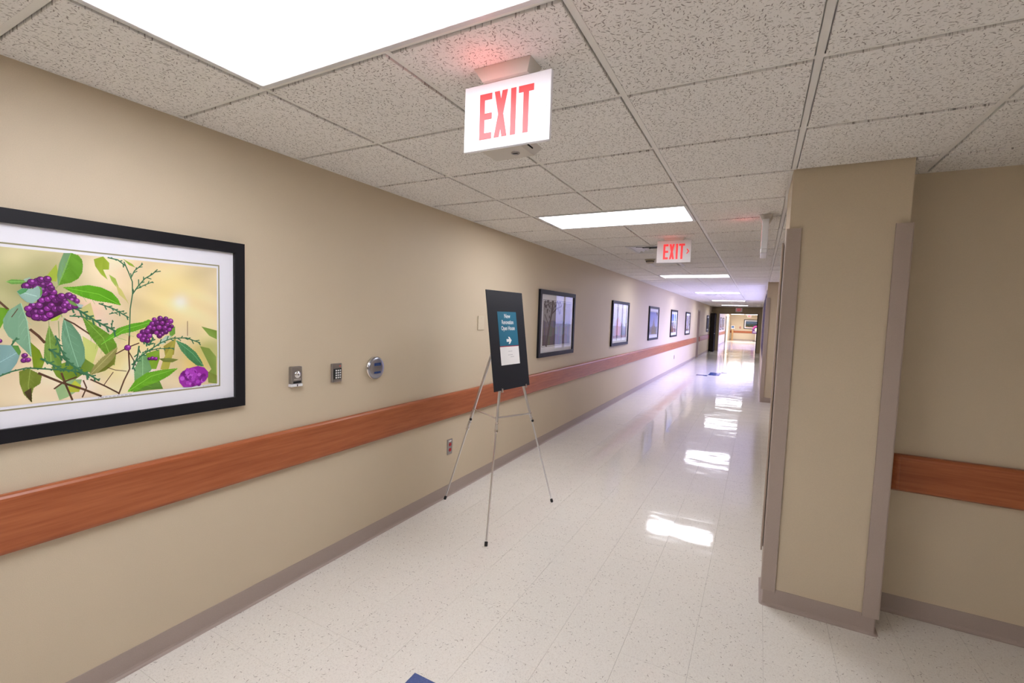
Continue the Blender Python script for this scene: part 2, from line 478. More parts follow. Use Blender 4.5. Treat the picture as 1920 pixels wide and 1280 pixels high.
skirting('baseboard_left_lobby', [(.03, Y1+.1), (.03, 39.3)])
skirting('baseboard_end_lobby', [(.03, YL), (XW, YL)])
def guard(parent, cx, cy, sx, sy, w=.072, z0=.092, z1=2.13):
    """L-shaped corner guard; sx, sy = direction of the outside of the corner"""
    t = .0100; g = .0050
    ox, oy = cx+sx*(t+g), cy+sy*(t+g); ix, iy = cx+sx*g, cy+sy*g; r = .007
    poly = [(ox-sx*w, iy), (ox-sx*w, oy-sy*.001), (ox-sx*(w-.001), oy), (ox-sx*r, oy), (ox-sx*r*.3, oy-sy*r*.3), (ox, oy-sy*r), (ox, oy-sy*(w-.001)), (ox-sx*.001, oy-sy*w), (ix, oy-sy*w), (ix, iy)]
    b = MB(); b.prism(poly, z0, z1, 'z', M_guard); return b.build('corner_guard', parent)
for P, y0, y1 in ((P1, 1.85, 2.42), (P2, 9.74, 10.3)):
    guard(P, XR, y0, -1, -1); guard(P, XP, y0, 1, -1) if P is P1 else None; guard(P, XR, y1, -1, 1)

# ------------------------------------------------------------------ floor tiles (one foot composition tiles)
FY = 0.105
SZ = 0.3048
def ftile_mesh(M, n):
    g = .00032; h = SZ/2-g; c = .0004
    b = MB(); vs = [(-h, -h, -.004), (h, -h, -.004), (h, h, -.004), (-h, h, -.004)]
    v2 = [(-h, -h, -c), (h, -h, -c), (h, h, -c), (-h, h, -c)]
    k = h-c; v3 = [(-k, -k, 0), (k, -k, 0), (k, k, 0), (-k, k, 0)]
    i = b.mi(M); R = [[b.bm.verts.new(p) for p in q] for q in (vs, v2, v3)]
    for A, B in zip(R[:-1], R[1:]):
        for j in range(4): b.bm.faces.new((A[j], A[(j+1) % 4], B[(j+1) % 4], B[j])).material_index = i
    b.bm.faces.new(R[2]).material_index = i
    return b.mesh(n)
tm, tb = ftile_mesh(M_floor, 'floor_tile'), ftile_mesh(M_blue, 'blue_floor_tile')
spans = []
def row_spans(j):
    y0 = FY+j*SZ; yc = y0+SZ/2; out = []
    xmax = XA if y0+SZ <= YA+.001 else (XP if y0 < 10.1 else XW)
    if y0 < YA < y0+SZ: xmax = XA
    cuts = None
    if j == 0: cuts = [(1.0668, 1.3716)]
    x = 0.0; k = 0
    while x < xmax-.005:
        x1 = min((k+1)*SZ, xmax); blue = False
        out.append([x, x1, y0, y0+SZ, blue]); x = x1; k += 1
    if j == 0:
        out = [s for s in out if not (.9 < s[0] < 1.5)]
        out += [[.9144, 1.0668, y0, y0+SZ, False], [1.0668, 1.3716, y0, y0+SZ, True], [1.3716, 1.524, y0, y0+SZ, False]]
    jj = {45: (2.5, 3.5), 46: (3.5, 4.5), 47: (3.5, 4.5), 48: (3.5, 4.5), 49: (4.5, 5.5)}.get(j)
    if jj:
        a, c = jj[0]*SZ, jj[1]*SZ
        out = [s for s in out if s[1] <= a-.5*SZ+.01 or s[0] >= c+.5*SZ-.01]
        out += [[a-.5*SZ, a, y0, y0+SZ, False], [a, c, y0, y0+SZ, True], [c, c+.5*SZ, y0, y0+SZ, False]]
    return out
allt = []
for j in range(-21, 152):
    allt += row_spans(j)
def inview(s):
    c = Vector(((s[0]+s[1])/2, (s[2]+s[3])/2, 0))-CLOC
    z = c.dot(fw)
    if z < .3: return False
    u = 960-20+880*c.dot(rt)/z; v = 649-880*c.dot(up)/z
    return -120 < u < 2050 and v < 1420 and not (s[0] > XR and s[2] > 2.0)
vis = sorted([s for s in allt if inview(s)], key=lambda s: ((s[0]+s[1])/2-CLOC.x)**2+((s[2]+s[3])/2-CLOC.y)**2)
near = vis[:296]; blues = [s for s in vis if s[4] and s not in near]; near += blues[:4]
nid = set(id(s) for s in near)
rest = MB(); rest.mi(M_floor); rest.mi(M_blue)
for s in allt:
    w = (s[1]-s[0]); d = (s[3]-s[2])
    rx, ry = random.gauss(0, .0009), random.gauss(0, .0009); dz = random.uniform(-.00006, .00006)
    if id(s) in nid:
        o = link('floor_tile', tb if s[4] else tm, floor, ((s[0]+s[1])/2, (s[2]+s[3])/2, dz))
        o.scale = (w/SZ, d/SZ, 1); o.rotation_euler = (rx, ry, 0)
        if s[4]: o['label'] = 'blue floor tile'
    else:
        g = .00032; cx, cy = (s[0]+s[1])/2, (s[2]+s[3])/2
        P = [(s[0]+g, s[2]+g), (s[1]-g, s[2]+g), (s[1]-g, s[3]-g), (s[0]+g, s[3]-g)]
        Q = [(x, y, dz+(y-cy)*rx-(x-cx)*ry) for x, y in P]
        Mx = M_blue if s[4] else M_floor
        f = rest.face(Q, Mx)
        for a, c in zip(Q, Q[1:]+Q[:1]):
            rest.face([a, (a[0], a[1], -.004), (c[0], c[1], -.004), c], Mx)
rest.build('floor_tile', floor, kind='stuff')

# ------------------------------------------------------------------ ceiling grid, tiles, fixtures
LIGHTS = [(1, -6), (5, -5), (1, -1), (1, 4), (1, 13), (1, 22), (1, 31), (1, 40)]     # (first column, row), each two tiles wide; the alcove one is added fill
lit = set((c+d, r) for c, r in LIGHTS for d in (0, 1))
DIFF = (0.92, 1.52, 4.262, 4.868)
TW = .0135
def tile_mesh(w, d):
    b = MB(); hw, hd = w/2, d/2; e = .006; c = .0015
    R = [[(-hw, -hd, .016), (hw, -hd, .016), (hw, hd, .016), (-hw, hd, .016)],
         [(-hw, -hd, c), (hw, -hd, c), (hw, hd, c), (-hw, hd, c)],
         [(-hw+c, -hd+c, 0), (hw-c, -hd+c, 0), (hw-c, hd-c, 0), (-hw+c, hd-c, 0)]]
    i = b.mi(M_tile); V = [[b.bm.verts.new(p) for p in q] for q in R]
    for A, B in zip(V[:-1], V[1:]):
        for j in range(4): b.bm.faces.new((A[j], A[(j+1) % 4], B[(j+1) % 4], B[j])).material_index = i
    b.bm.faces.new(V[2]).material_index = i; b.bm.faces.new(V[0][::-1]).material_index = i
    return b.mesh('ceiling_tile')
TM = tile_mesh(T-2*TW-.003, T-2*TW-.003)
def ctile(x0, x1, y0, y1):
    g = TW+.0015; g0 = g
    X0, X1 = x0+g, x1-g; Y_0, Y_1 = y0+g, y1-g
    if x1-x0 < T-.01 or y1-y0 < T-.01:
        me = tile_mesh(X1-X0, Y_1-Y_0)
    else: me = TM
    o = link('ceiling_tile', me, ceiling, ((X0+X1)/2, (Y_0+Y_1)/2, H+random.uniform(-.0004, .0004)))
    o.rotation_euler = (random.gauss(0, .0006), random.gauss(0, .0006), 0)
tris = []
for r in range(-10, 45):
    for c in range(0, 9):
        x0, x1, y0, y1 = c*T, (c+1)*T, r*T, (r+1)*T
        if (c, r) in lit: continue
        if c >= 4:
            if y0 >= 10.2: continue
            if y0 >= 1.8:
                if c == 4:
                    x1 = XP-.004
                    if r == 3: y0 = 2.43
                    if y1 > 9.73: y1 = 9.73
                    if y1-y0 < .06: continue
                else:
                    if r != 3: continue
                    y1 = YA-.004
        # diffuser sits across two tiles
        if r == 7 and c == 1: ctile(x0, DIFF[0]+.012, y0, y1); continue
        if r == 7 and c == 2: ctile(DIFF[1]-.012, x1, y0, y1); continue
        ctile(x0, x1, y0, y1)
        if c == 4 and r == 3 and False: pass
ctile(XP+.004-TW, 5*T, 3*T, YA-.004)
ZT = H+.0065
def tee(name, x0, x1, y0, y1, z=ZT):
    b = MB(); b.box(x0, x1, y0, y1, z, z+.003, M_tee); b.box((x0+x1)/2-.002 if x1-x0 < .1 else x0, (x0+x1)/2+.002 if x1-x0 < .1 else x1, (y0+y1)/2-.002 if y1-y0 < .1 else y0, (y0+y1)/2+.002 if y1-y0 < .1 else y1, z+.003, z+.03, M_tee)
    b.box(x0-.010 if x1-x0 < .1 else x0, x1+.010 if x1-x0 < .1 else x1, y0-.010 if y1-y0 < .1 else y0, y1+.010 if y1-y0 < .1 else y1, z+.0125, z+.014, M_tee) if z > H+.005 else None
    b.build(name, ceiling)
wt = .0108
gapsB = [(r*T, (r+1)*T) for c, r in LIGHTS if c == 1]+[(DIFF[2], DIFF[3])]
gapsB.sort(); prev = Y0
for a, c in gapsB:
    if a > prev+.02: tee('grid_runner', 2*T-wt, 2*T+wt, prev, a)
    prev = c
tee('grid_runner', 2*T-wt, 2*T+wt, prev, Y1)
for xi in (1, 3): tee('grid_runner', xi*T-wt, xi*T+wt, Y0, Y1)
tee('grid_runner', 4*T-wt, 4*T+wt, Y0, 1.845)
tee('grid_runner', 4*T-wt, 4*T+wt, 2.425, 9.735)
for xi in range(5, 9):
    if xi == 6: tee('grid_runner', xi*T-wt, xi*T+wt, Y0, -5*T); tee('grid_runner', xi*T-wt, xi*T+wt, -4*T, YA)
    else: tee('grid_runner', xi*T-wt, xi*T+wt, Y0, YA)
tee('grid_runner', .0005, .022, Y0, Y1, H+.003); tee('grid_runner', XR-.02 if False else XW-.030, XW-.0005, 10.3, Y1, H+.003)
tee('grid_runner', XP-.02, XP-.0005, 2.425, 9.735, H+.003)
for ya, yb in ((1.85, 2.42), (9.74, 10.3)): tee('grid_runner', XR-.024, XR-.0005, ya, yb, H+.003)
tee('grid_cross', XP, XA, YA-.022, YA-.0005, H+.003)
for r in range(-9, 45):
    y = r*T
    xm = XA if y < 1.9 else (XP if y < 9.7 else XW)
    tee('grid_cross', 0.001, xm-.001, y-wt, y+wt, ZT+.0006)

def lens_light():
    t = thing('ceiling_light', '', 'ceiling light')
    W2, D2 = T, T/2    # half sizes: four feet across, two feet deep
    g = .014
    b = MB(); w = .022
    X, Y = W2-g, D2-g
    for (x0, x1, y0, y1) in ((-X, X, -Y, -Y+w), (-X, X, Y-w, Y), (-X, -X+w, -Y+w, Y-w), (X-w, X, -Y+w, Y-w)):
        b.box(x0, x1, y0, y1, -.004, .012, M_lightframe, .002)
    b.build('frame', t)
    b = MB(); b.box(-X+w+.004, X-w-.004, -Y+w+.004, Y-w-.004, .004, .009, M_lens); b.build('lens', t)
    b = MB(); b.box(-X+.002, X-.002, -Y+.002, Y-.002, .014, .10, M_lightframe); b.build('housing', t)
    return t
L0 = lens_light()
labs = ['fluorescent ceiling light behind the camera in the corridor', 'added ceiling light, unseen behind the camera, brightening the pillar and alcove',
        'largest fluorescent ceiling light, cut by the top edge beside the near exit sign',
        'second fluorescent ceiling light, between the two large exit signs',
        'third fluorescent ceiling light, just past the red exit sign with the arrow',
        'fourth fluorescent ceiling light down the corridor, in the daylit stretch',
        'fifth fluorescent ceiling light, second from last before the end opening',
        'last fluorescent ceiling light, close to the end wall opening']
for k, (c, r) in enumerate(LIGHTS):
    o = L0 if k == 0 else copy_tree(L0)
    o.location = ((c+1)*T, (r+.5)*T, H); o['label'] = labs[k]; o['group'] = 'recessed corridor ceiling lights'
LOBLT = ['left lit panel on the ceiling beyond the end opening', 'right lit panel on the ceiling beyond the end opening']
for k, x in enumerate((.70, 1.80)):
    t = thing('ceiling_light', LOBLT[k], 'ceiling light', (x, 42.4, 2.30), group='recessed lights beyond the end opening')
    b = MB(); b.box(-.5, .5, -1.3, 1.3, -.012, -.001, M_lightframe, .003); b.build('frame', t)
    b = MB(); b.box(-.46, .46, -1.26, 1.26, -.018, -.0125, M_lens); b.build('lens', t)
# ---- air diffusers
def diffuser(x0, x1, y0, y1, label, curved=True):
    t = thing('air_diffuser', label, 'vent', ((x0+x1)/2, (y0+y1)/2, H))
    X, Y = (x1-x0)/2-.003, (y1-y0)/2-.003; b = MB(); w = .035
    for (a0, a1, c0, c1) in ((-X, X, -Y, -Y+w), (-X, X, Y-w, Y), (-X, -X+w, -Y+w, Y-w), (X-w, X, -Y+w, Y-w)):
        b.box(a0, a1, c0, c1, -.008, .010, M_lightframe, .003)
    b.build('frame', t)
    b = MB(); b.box(-X+w, X-w, -Y+w, Y-w, .055, .06, M_dark)
    for (a0, a1, c0, c1) in ((-X+w-.002, X-w+.002, -Y+w-.002, -Y+w), (-X+w-.002, X-w+.002, Y-w, Y-w+.002), (-X+w-.002, -X+w, -Y+w, Y-w), (X-w, X-w+.002, -Y+w, Y-w)):
        b.box(a0, a1, c0, c1, .0105, .055, M_dark)
    b.build('housing', t)
    n = 4 if curved else 5
    if curved:
        for k in range(n):                     # concentric pyramidal cones
            s0 = (X-w-.004)*(1-k/n); s1 = s0-(X-w)/n*.42
            q0 = (Y-w-.004)*(1-k/n); q1 = q0-(Y-w)/n*.42
            bb = MB(); zb, zt = -.003, .018
            A = [(-s0, -q0, zb), (s0, -q0, zb), (s0, q0, zb), (-s0, q0, zb)]; B = [(-s1, -q1, zt), (s1, -q1, zt), (s1, q1, zt), (-s1, q1, zt)]
            for j in range(4):
                a, c, d, e = A[j], A[(j+1) % 4], B[(j+1) % 4], B[j]
                bb.face([a, c, d, e], M_lightframe)
                bb.face([(p[0]*.985, p[1]*.985, p[2]+.001) for p in (a, e, d, c)], M_lightframe)
            bb.build('louver', t)
    else:
        for k in range(n):
            y = -Y+w+(k+.5)*(2*Y-2*w)/n
            bb = MB(); bb.bar((-X+w, y, .012), (X-w, y, .012), .003, .03, M_lightframe, Vector((0, .6, .8))); bb.build('louver', t)
diffuser(*DIFF, 'square louvred air diffuser partly behind the red exit sign with arrow')
diffuser(.84, 1.30, 5.95, 6.40, 'small flat air grille behind the lower edge of the exit sign with arrow', False)
diffuser(.80, 1.12, 14.5, 15.1, 'dark air grille in the daylit ceiling past the fourth light', False)
t = thing('smoke_detector', 'round tan smoke detector on the ceiling left of the arrowed exit sign', 'smoke detector', (.955, 5.52, H-.0008))
b = MB(); b.lathe([(0, 0), (.068, 0), (.068, -.012), (.062, -.014), (.058, -.016)], 'z', (0, 0, 0), M_smoke); b.build('base', t)
b = MB(); b.lathe([(.056, -.016), (.052, -.042), (.040, -.052), (0, -.054)], 'z', (0, 0, 0), M_smoke); b.build('sensor_head', t)
b = MB(); b.lathe([(.0575, -.024), (.0545, -.034)], 'z', (0, 0, 0), M_dark); b.build('vent_slot', t)

# ---- keyed ceiling box behind the near exit sign
t = thing('ceiling_access_box', 'small keyed box on the ceiling just below and behind the near exit sign', 'ceiling box', (1.20, .90, H-.0008))
b = MB()
R = [[(-.14, -.085, 0), (.135, -.085, 0), (.135, .085, 0), (-.14, .085, 0)], [(-.12, -.075, -.034), (.095, -.075, -.034), (.095, .075, -.034), (-.12, .075, -.034)]]
V = [[b.bm.verts.new(p) for p in q] for q in R]; i = b.mi(M_housing)
for j in range(4): b.bm.faces.new((V[0][j], V[0][(j+1) % 4], V[1][(j+1) % 4], V[1][j])).material_index = i
b.bm.faces.new(V[0]).material_index = i; b.bm.faces.new(V[1]).material_index = i
b.build('body', t)
b = MB(); b.lathe([(.021, 0), (.021, -.004), (.017, -.005), (.0165, -.003), (0, -.003)], 'z', (.03, .0, -.034), M_steel, 24); b.box(.018, .042, -.003, .003, -.0385, -.037, M_dark); b.build('key_lock', t)
b = MB(); b.box(.1125, .1165, -.045, .015, -.022, -.016, M_dark); b.build('slot', t)

# ------------------------------------------------------------------ exit signs
def letters(t, y0, y1, M, chev, w):
    """EXIT in panel coordinates (x from panel left, z from panel bottom), one part per letter"""
    zb, zt = .034, .186; sw = .0195; sh = .021; zm = (zb+zt)/2
    G = []
    x, xe, zc = .063, .111, sh/2
    G.append([[(x, zb), (xe, zb), (xe, zb+sh), (x+sw, zb+sh), (x+sw, zm-zc), (xe, zm-zc), (xe, zm+zc), (x+sw, zm+zc), (x+sw, zt-sh), (xe, zt-sh), (xe, zt), (x, zt)]])
    x0, x1 = .121, .171; c = (x0+x1)/2; dz = (zt-zb)/2*(1-(c-x0-sw)/(c+sw/2-x0-sw))
    G.append([[(x0, zb), (x0+sw, zb), (c, zm-dz), (x1-sw, zb), (x1, zb), (c+sw/2, zm), (x1, zt), (x1-sw, zt), (c, zm+dz), (x0+sw, zt), (x0, zt), (c-sw/2, zm)]])
    x = .184; G.append([[(x, zb), (x+sw, zb), (x+sw, zt), (x, zt)]])
    x0, x1 = .213, .268; c = (x0+x1)/2
    G.append([[(c-sw/2, zb), (c+sw/2, zb), (c+sw/2, zt-sh), (x1, zt-sh), (x1, zt), (x0, zt), (x0, zt-sh), (c-sw/2, zt-sh)]])
    if chev:
        cx, cz = .287, zm
        G.append([[(cx-.004, cz-.024), (cx+.008, cz-.024), (cx+.024, cz), (cx+.008, cz+.024), (cx-.004, cz+.024), (cx+.012, cz)]])
    for k, g in enumerate(G):
        b = MB()
        for q in g: b.prism(q, y0, y1, 'y', M)
        for v in b.bm.verts: v.co.x -= w/2
        b.build('letter' if k < 4 else 'arrow', t)
def chev_outline(b, y0, y1, M, left):
    zm = .11; s = -1 if left else 1; cx = .048 if left else .284
    pts = [(cx-s*.004, zm+.030), (cx+s*.012, zm+.030), (cx+s*.032, zm), (cx+s*.012, zm-.030), (cx-s*.004, zm-.030), (cx+s*.012, zm)]
    for a, c in zip(pts, pts[1:]+pts[:1]):
        b.bar((a[0], (y0+y1)/2, a[1]), (c[0], (y0+y1)/2, c[1]), y1-y0, .0012, M, Vector((0, 1, 0)))
def exit_sign(x, y, z, label, rz=0, chev=True, thick=.016, drop=.03, face=M_exit, canopy=True, glow=0.0, w=.328):
    """x,y = centre of panel, z = bottom edge"""
    t = thing('exit_sign', label, 'exit sign', (x, y, z), rz)
    b = MB(); b.box(-w/2, w/2, -thick/2, thick/2, 0, .22, face, .0015); b.build('panel', t)
    letters(t, -thick/2-.0012, -thick/2-.0002, M_red, chev, w)
    if not chev:
        for lf in (True, False):
            b = MB(); chev_outline(b, -thick/2-.0008, -thick/2-.0002, M_housing, lf)
            for v in b.bm.verts: v.co.x -= w/2
            b.build('arrow_knockout', t)
    if canopy:
        zc = .2205; b = MB(); top = zc+drop
        A = [(-.105, -.045, top), (.105, -.045, top), (.105, .045, top), (-.105, .045, top)]
        B = [(-.085, -.024, zc), (.085, -.024, zc), (.085, .024, zc), (-.085, .024, zc)]
        i = b.mi(M_housing); V = [[b.bm.verts.new(p) for p in q] for q in (A, B)]
        for j in range(4): b.bm.faces.new((V[0][j], V[0][(j+1) % 4], V[1][(j+1) % 4], V[1][j])).material_index = i
        b.bm.faces.new(V[0]).material_index = i; b.bm.faces.new(V[1]).material_index = i
        b.build('canopy', t)
    if glow > 0:
        l = bpy.data.lights.new('red_led', 'POINT'); l.energy = glow; l.color = (1, .10, .09); l.shadow_soft_size = .012
        o = bpy.data.objects.new('red_led', l); COL.objects.link(o); o.parent = t
        o.location = (-.04, -.10, .17) if not rz else (-.04, -.16, .19)
    return t
exit_sign(1.5315, .25, 2.181, 'large white exit sign with red letters, hanging nearest the camera', chev=False, drop=.0355, face=M_exitface, glow=.16)
exit_sign(1.525, 3.85, 2.193, 'smaller exit sign with red arrow, past the second ceiling light', drop=.0235, glow=.10)
t = exit_sign(2.322, 3.05, 2.172, 'white exit sign seen edge on beside the near pillar', rz=-PI/2, thick=.044, drop=.0445, glow=.09)
b = MB(); b.box(-.164, .164, -.024, .024, -.034, -.0005, M_exit, .005); b.build('bottom_rail', t)
b = MB(); b.box(-.175, -.1645, -.022, .022, .0, .215, M_exit, .002); b.build('end_cap', t)
exit_sign(1.325, Y1-.012, 2.180, 'tiny red exit sign on the header above the end opening', canopy=False, thick=.02)
exit_sign(1.545, 45.4, 2.075, 'farthest exit sign, seen through the end opening', drop=.004)

# ------------------------------------------------------------------ hand rails
def rail_profile(z0, z1, d=.034):
    return [(0.001, z0+.004), (.016, z0), (.027, z0+.004), (d-.001, z0+.014), (d, z0+.022), (d, z1-.022), (d-.002, z1-.012), (d-.008, z1-.004), (d-.018, z1), (.001, z1-.001)]
def rail_y(y0, y1, label, x=0.0, sgn=1, z0=.702, z1=.920):
    t = thing('handrail', label, 'handrail', (x, y0, 0), group='woodgrain wall handrails')
    b = MB(); pr = [(sgn*a, z) for a, z in rail_profile(z0, z1)]
    b.prism(pr, .022, y1-y0-.022, 'y', M_wood_y); b.build('rail', t)
    for ya, yb in ((0.0, .0215), (y1-y0-.0215, y1-y0)):
        b = MB(); lo = [(a, z) for a, z in pr]; mid = (z0+z1)/2
        b.prism(lo, ya, yb, 'y', M_wood_y); b.build('end_cap', t)
rail_y(Y0+.01, 7.62, 'long cherry handrail running under the berry picture and behind the easel')
rail_y(7.623, DY0-.19, 'farther cherry handrail section on the left wall, up to the recessed door')
rail_y(DY1+.1, 26.1, 'short cherry handrail between the recessed door and the black door edge')
rail_y(Y1+.3, 39.2, 'handrail on the bright left wall beyond the end opening', x=.03)
def rail_x(x0, x1, y, label, rounded_end=True, z0=.706, z1=.914):
    t = thing('handrail', label, 'handrail', (x0, y, 0), group='woodgrain wall handrails')
    b = MB(); pr = [(-a, z) for a, z in rail_profile(z0, z1, .045)]
    b.prism(pr, .040, x1-x0, 'x', M_wood_x); b.build('rail', t)
    # rounded return
    b = MB(); i = b.mi(M_wood_x); rows = []
    for k in range(7):
        a = PI/2*k/6; xx = .0395*(1-math.sin(a)); sc = .25+.75*math.sin(PI/2-a+0.0) if False else math.cos(a)*.72+.28
        rows.append([b.bm.verts.new((.0395-.0395*math.sin(a), -max(.0008, p)*sc, z)) for p, z in rail_profile(z0, z1, .045)])
    for A, B in zip(rows[:-1], rows[1:]):
        for j in range(len(A)):
            f = b.bm.faces.new((A[j], A[(j+1) % len(A)], B[(j+1) % len(B)], B[j])); f.material_index = i
    b.bm.faces.new(rows[0]).material_index = i; b.bm.faces.new(rows[-1]).material_index = i
    b.build('end_cap', t)
rail_x(3.014, XA-.01, YA, 'cherry handrail on the right alcove wall beside the near pillar')
rail_x(.05, XW-.02, YL, 'handrail across the far wall seen through the end opening', z0=.66, z1=.86)

# ------------------------------------------------------------------ framed pictures
class Print:
    """flat printed picture; coordinates (y, z) on the left wall, layers stacked by hair widths"""
    def __init__(s): s.bm = bmesh.new(); s.cl = s.bm.loops.layers.float_color.new('print'); s.k = 0
    def poly(s, pts, col, cols=None):
        s.k += 1; x = s.k*2.5e-6
        vs = [s.bm.verts.new((x, p[0], p[1])) for p in pts]
        try: f = s.bm.faces.new(vs)
        except ValueError: return
        for l, i in zip(f.loops, range(len(pts))):
            c = cols[i] if cols else col
            l[s.cl] = (*alb(c, .86), 1)
    def grid(s, y0, y1, z0, z1, nx, ny, fn):
        V = [[s.bm.verts.new((0, y0+(y1-y0)*i/nx, z0+(z1-z0)*j/ny)) for j in range(ny+1)] for i in range(nx+1)]
        C = [[(*alb(fn(i/nx, j/ny), .86), 1) for j in range(ny+1)] for i in range(nx+1)]
        for i in range(nx):
            for j in range(ny):
                f = s.bm.faces.new((V[i][j], V[i+1][j], V[i+1][j+1], V[i][j+1]))
                for l, (a, c) in zip(f.loops, ((i, j), (i+1, j), (i+1, j+1), (i, j+1))): l[s.cl] = C[a][c]
    def disc(s, c, r, col, n=14, col2=None, ry=None):
        ry = ry or r
        s.poly([(c[0]+r*math.cos(2*PI*k/n), c[1]+ry*math.sin(2*PI*k/n)) for k in range(n)], col)
    def stroke(s, pts, w, col):
        for a, c in zip(pts[:-1], pts[1:]):
            d = Vector((c[0]-a[0], c[1]-a[1]))
            if d.length < 1e-6: continue
            d.normalize(); n = Vector((-d.y, d.x))*w/2; e = d*w*.25
            s.poly([(a[0]-e.x+n.x, a[1]-e.y+n.y), (a[0]-e.x-n.x, a[1]-e.y-n.y), (c[0]+e.x-n.x, c[1]+e.y-n.y), (c[0]+e.x+n.x, c[1]+e.y+n.y)], col)
    def build(s, parent, loc):
        for f in s.bm.faces:
            if f.normal.x < 0 or True: pass
        bmesh.ops.recalc_face_normals(s.bm, faces=s.bm.faces[:])
        me = bpy.data.meshes.new('print'); s.bm.to_mesh(me); s.bm.free(); me.materials.append(M_print)
        return link('print', me, parent, loc)
def frame_parts(t, w, h, fw_, img, line, M_line, depth=.030, pane=True):
    """picture in local coordinates: y 0..w, z 0..h, x out of wall; img/line = (y0,y1,z0,z1)"""
    b = MB(); d0, d1 = .002, depth
    def mitre(pts): b.prism(pts, d0, d1, 'x', M_black)
    f = fw_
    mitre([(0, 0), (w, 0), (w-f, f), (f, f)]); mitre([(w, 0), (w, h), (w-f, h-f), (w-f, f)])
    mitre([(w, h), (0, h), (f, h-f), (w-f, h-f)]); mitre([(0, h), (0, 0), (f, f), (f, h-f)])
    b.build('frame', t)
    b = MB(); b.box(.004, .012, f-.004, w-f+.004, f-.004, h-f+.004, M_matw); b.build('mat_board', t)
    b = MB(); lw = .0055; y0, y1, z0, z1 = line
    for q in ((y0, y1, z0, z0+lw), (y0, y1, z1-lw, z1), (y0, y0+lw, z0+lw, z1-lw), (y1-lw, y1, z0+lw, z1-lw)):
        b.box(.0121, .0127, *q, M_line)
    b.build('mat_line', t)
    if pane:
        b = MB(); b.box(.0180, .0200, f+.0003, w-f-.0003, f+.0003, h-f-.0003, M_glass); b.build('glass_pane', t)

# --- the berry photograph
PH = (0.00066380531, -8.5937295e-06, -0.58001938, -0.00041416867, -0.00074070823, 1.9746446, -0.00027117845, -1.8786265e-05)
def A_(p):
    d = PH[6]*p[0]+PH[7]*p[1]+1
    return ((PH[0]*p[0]+PH[1]*p[1]+PH[2])/d, (PH[3]*p[0]+PH[4]*p[1]+PH[5])/d)
FY0, FY1, FZ0, FZ1 = -.930, .287, 1.104, 1.924
t = thing('framed_picture', 'largest framed photograph, purple berries and green leaves, at left edge', 'picture', (0, FY0, FZ0), group='framed pictures on the left wall')
IY0, IY1, IZ0, IZ1 = -.795, .156, 1.232, 1.791
frame_parts(t, FY1-FY0, FZ1-FZ0, .050, None, (-.810-FY0, .169-FY0, 1.2165-FZ0, 1.807-FZ0), M_olive)
p = Print()
BL = [((.30, .80), .20, (160, 160, 110), .9), ((.05, .7), .25, (170, 175, 120), .8), ((.30, .30), .15, (225, 200, 165), .7), ((.45, .12), .08, (245, 222, 215), 1.0), ((.62, .90), .16, (232, 208, 180), .8),
      ((.80, .75), .20, (225, 205, 135), .8), ((.83, .70), .045, (238, 226, 222), .9), ((.84, .42), .05, (240, 222, 195), .8), ((.93, .55), .12, (232, 212, 160), .7), ((.55, .25), .12, (215, 205, 130), .7), ((.68, .2), .06, (248, 205, 222), 1.2),
      ((.72, .46), .04, (250, 215, 235), 1.3), ((.90, .20), .10, (230, 200, 110), .8), ((.5, .45), .1, (235, 215, 205), .7), ((.70, .42), .12, (228, 205, 120), .5), ((.47, .62), .08, (235, 190, 170), .6), ((.97, .30), .08, (150, 165, 80), .6), ((.26, .94), .05, (205, 195, 150), .6)]
def bgc(u, v):
    c = [222, 206, 172]; 
    for (cx, cy), r, col, st in BL:
        wgt = st*math.exp(-(((u-cx)*1.7)**2+(v-cy)**2)/(2*r*r)); wgt = min(1, wgt)
        c = [a+(q-a)*wgt for a, q in zip(c, col)]
    k = 8*math.sin(23*u+3*math.sin(9*v))*math.sin(13*v+2)+10*math.sin(11*u+1.3)*math.cos(7*v+2*math.sin(6*u))
    return [max(0, min(255, a+k)) for a in c]
p.grid(IY0, IY1, IZ0, IZ1, 80, 50, bgc)
def leaf(pts, col, vein=None, light=None):
    if vein and len(pts) > 6:                 # toothed rim
        out = []
        for a, c in zip(pts, pts[1:]+pts[:1]):
            L = math.hypot(c[0]-a[0], c[1]-a[1]); n = max(1, int(L/11)); nx, ny = (c[1]-a[1])/max(L, 1), -(c[0]-a[0])/max(L, 1)
            for k in range(n):
                f = k/n; out.append((a[0]+(c[0]-a[0])*f, a[1]+(c[1]-a[1])*f))
                if n > 1: f = (k+.75)/n; out.append((a[0]+(c[0]-a[0])*f+nx*2.2, a[1]+(c[1]-a[1])*f+ny*2.2))
        pts = [(max(0, x), y) if x < 3 else (x, y) for x, y in out]
    Q = [A_(q) for q in pts]
    cs = []
    for q in pts:
        k = random.uniform(-10, 10); cs.append(tuple(max(0, min(255, c+k)) for c in col))
    p.poly(Q, col, cs)
    if vein:
        vc = tuple(min(255, c+38) for c in col); p.stroke([A_(q) for q in vein], .0022, vc)
        (x0, y0), (x1, y1) = vein[0], vein[-1]; L = math.hypot(x1-x0, y1-y0); dx, dy = (x1-x0)/L, (y1-y0)/L
        xs = [q[0] for q in pts]; ys = [q[1] for q in pts]
        for k in range(1, 6):
            f = k/6.5; bx, by = x0+(x1-x0)*f, y0+(y1-y0)*f; r = .20*L*math.sin(PI*min(1, f+.15))*.9
            for sg in (1, -1):
                ex, ey = bx+r*(dx*.75-sg*dy*.65), by+r*(dy*.75+sg*dx*.65)
                p.stroke([A_((bx, by)), A_((ex, ey))], .0010, tuple(min(255, c+18) for c in col))
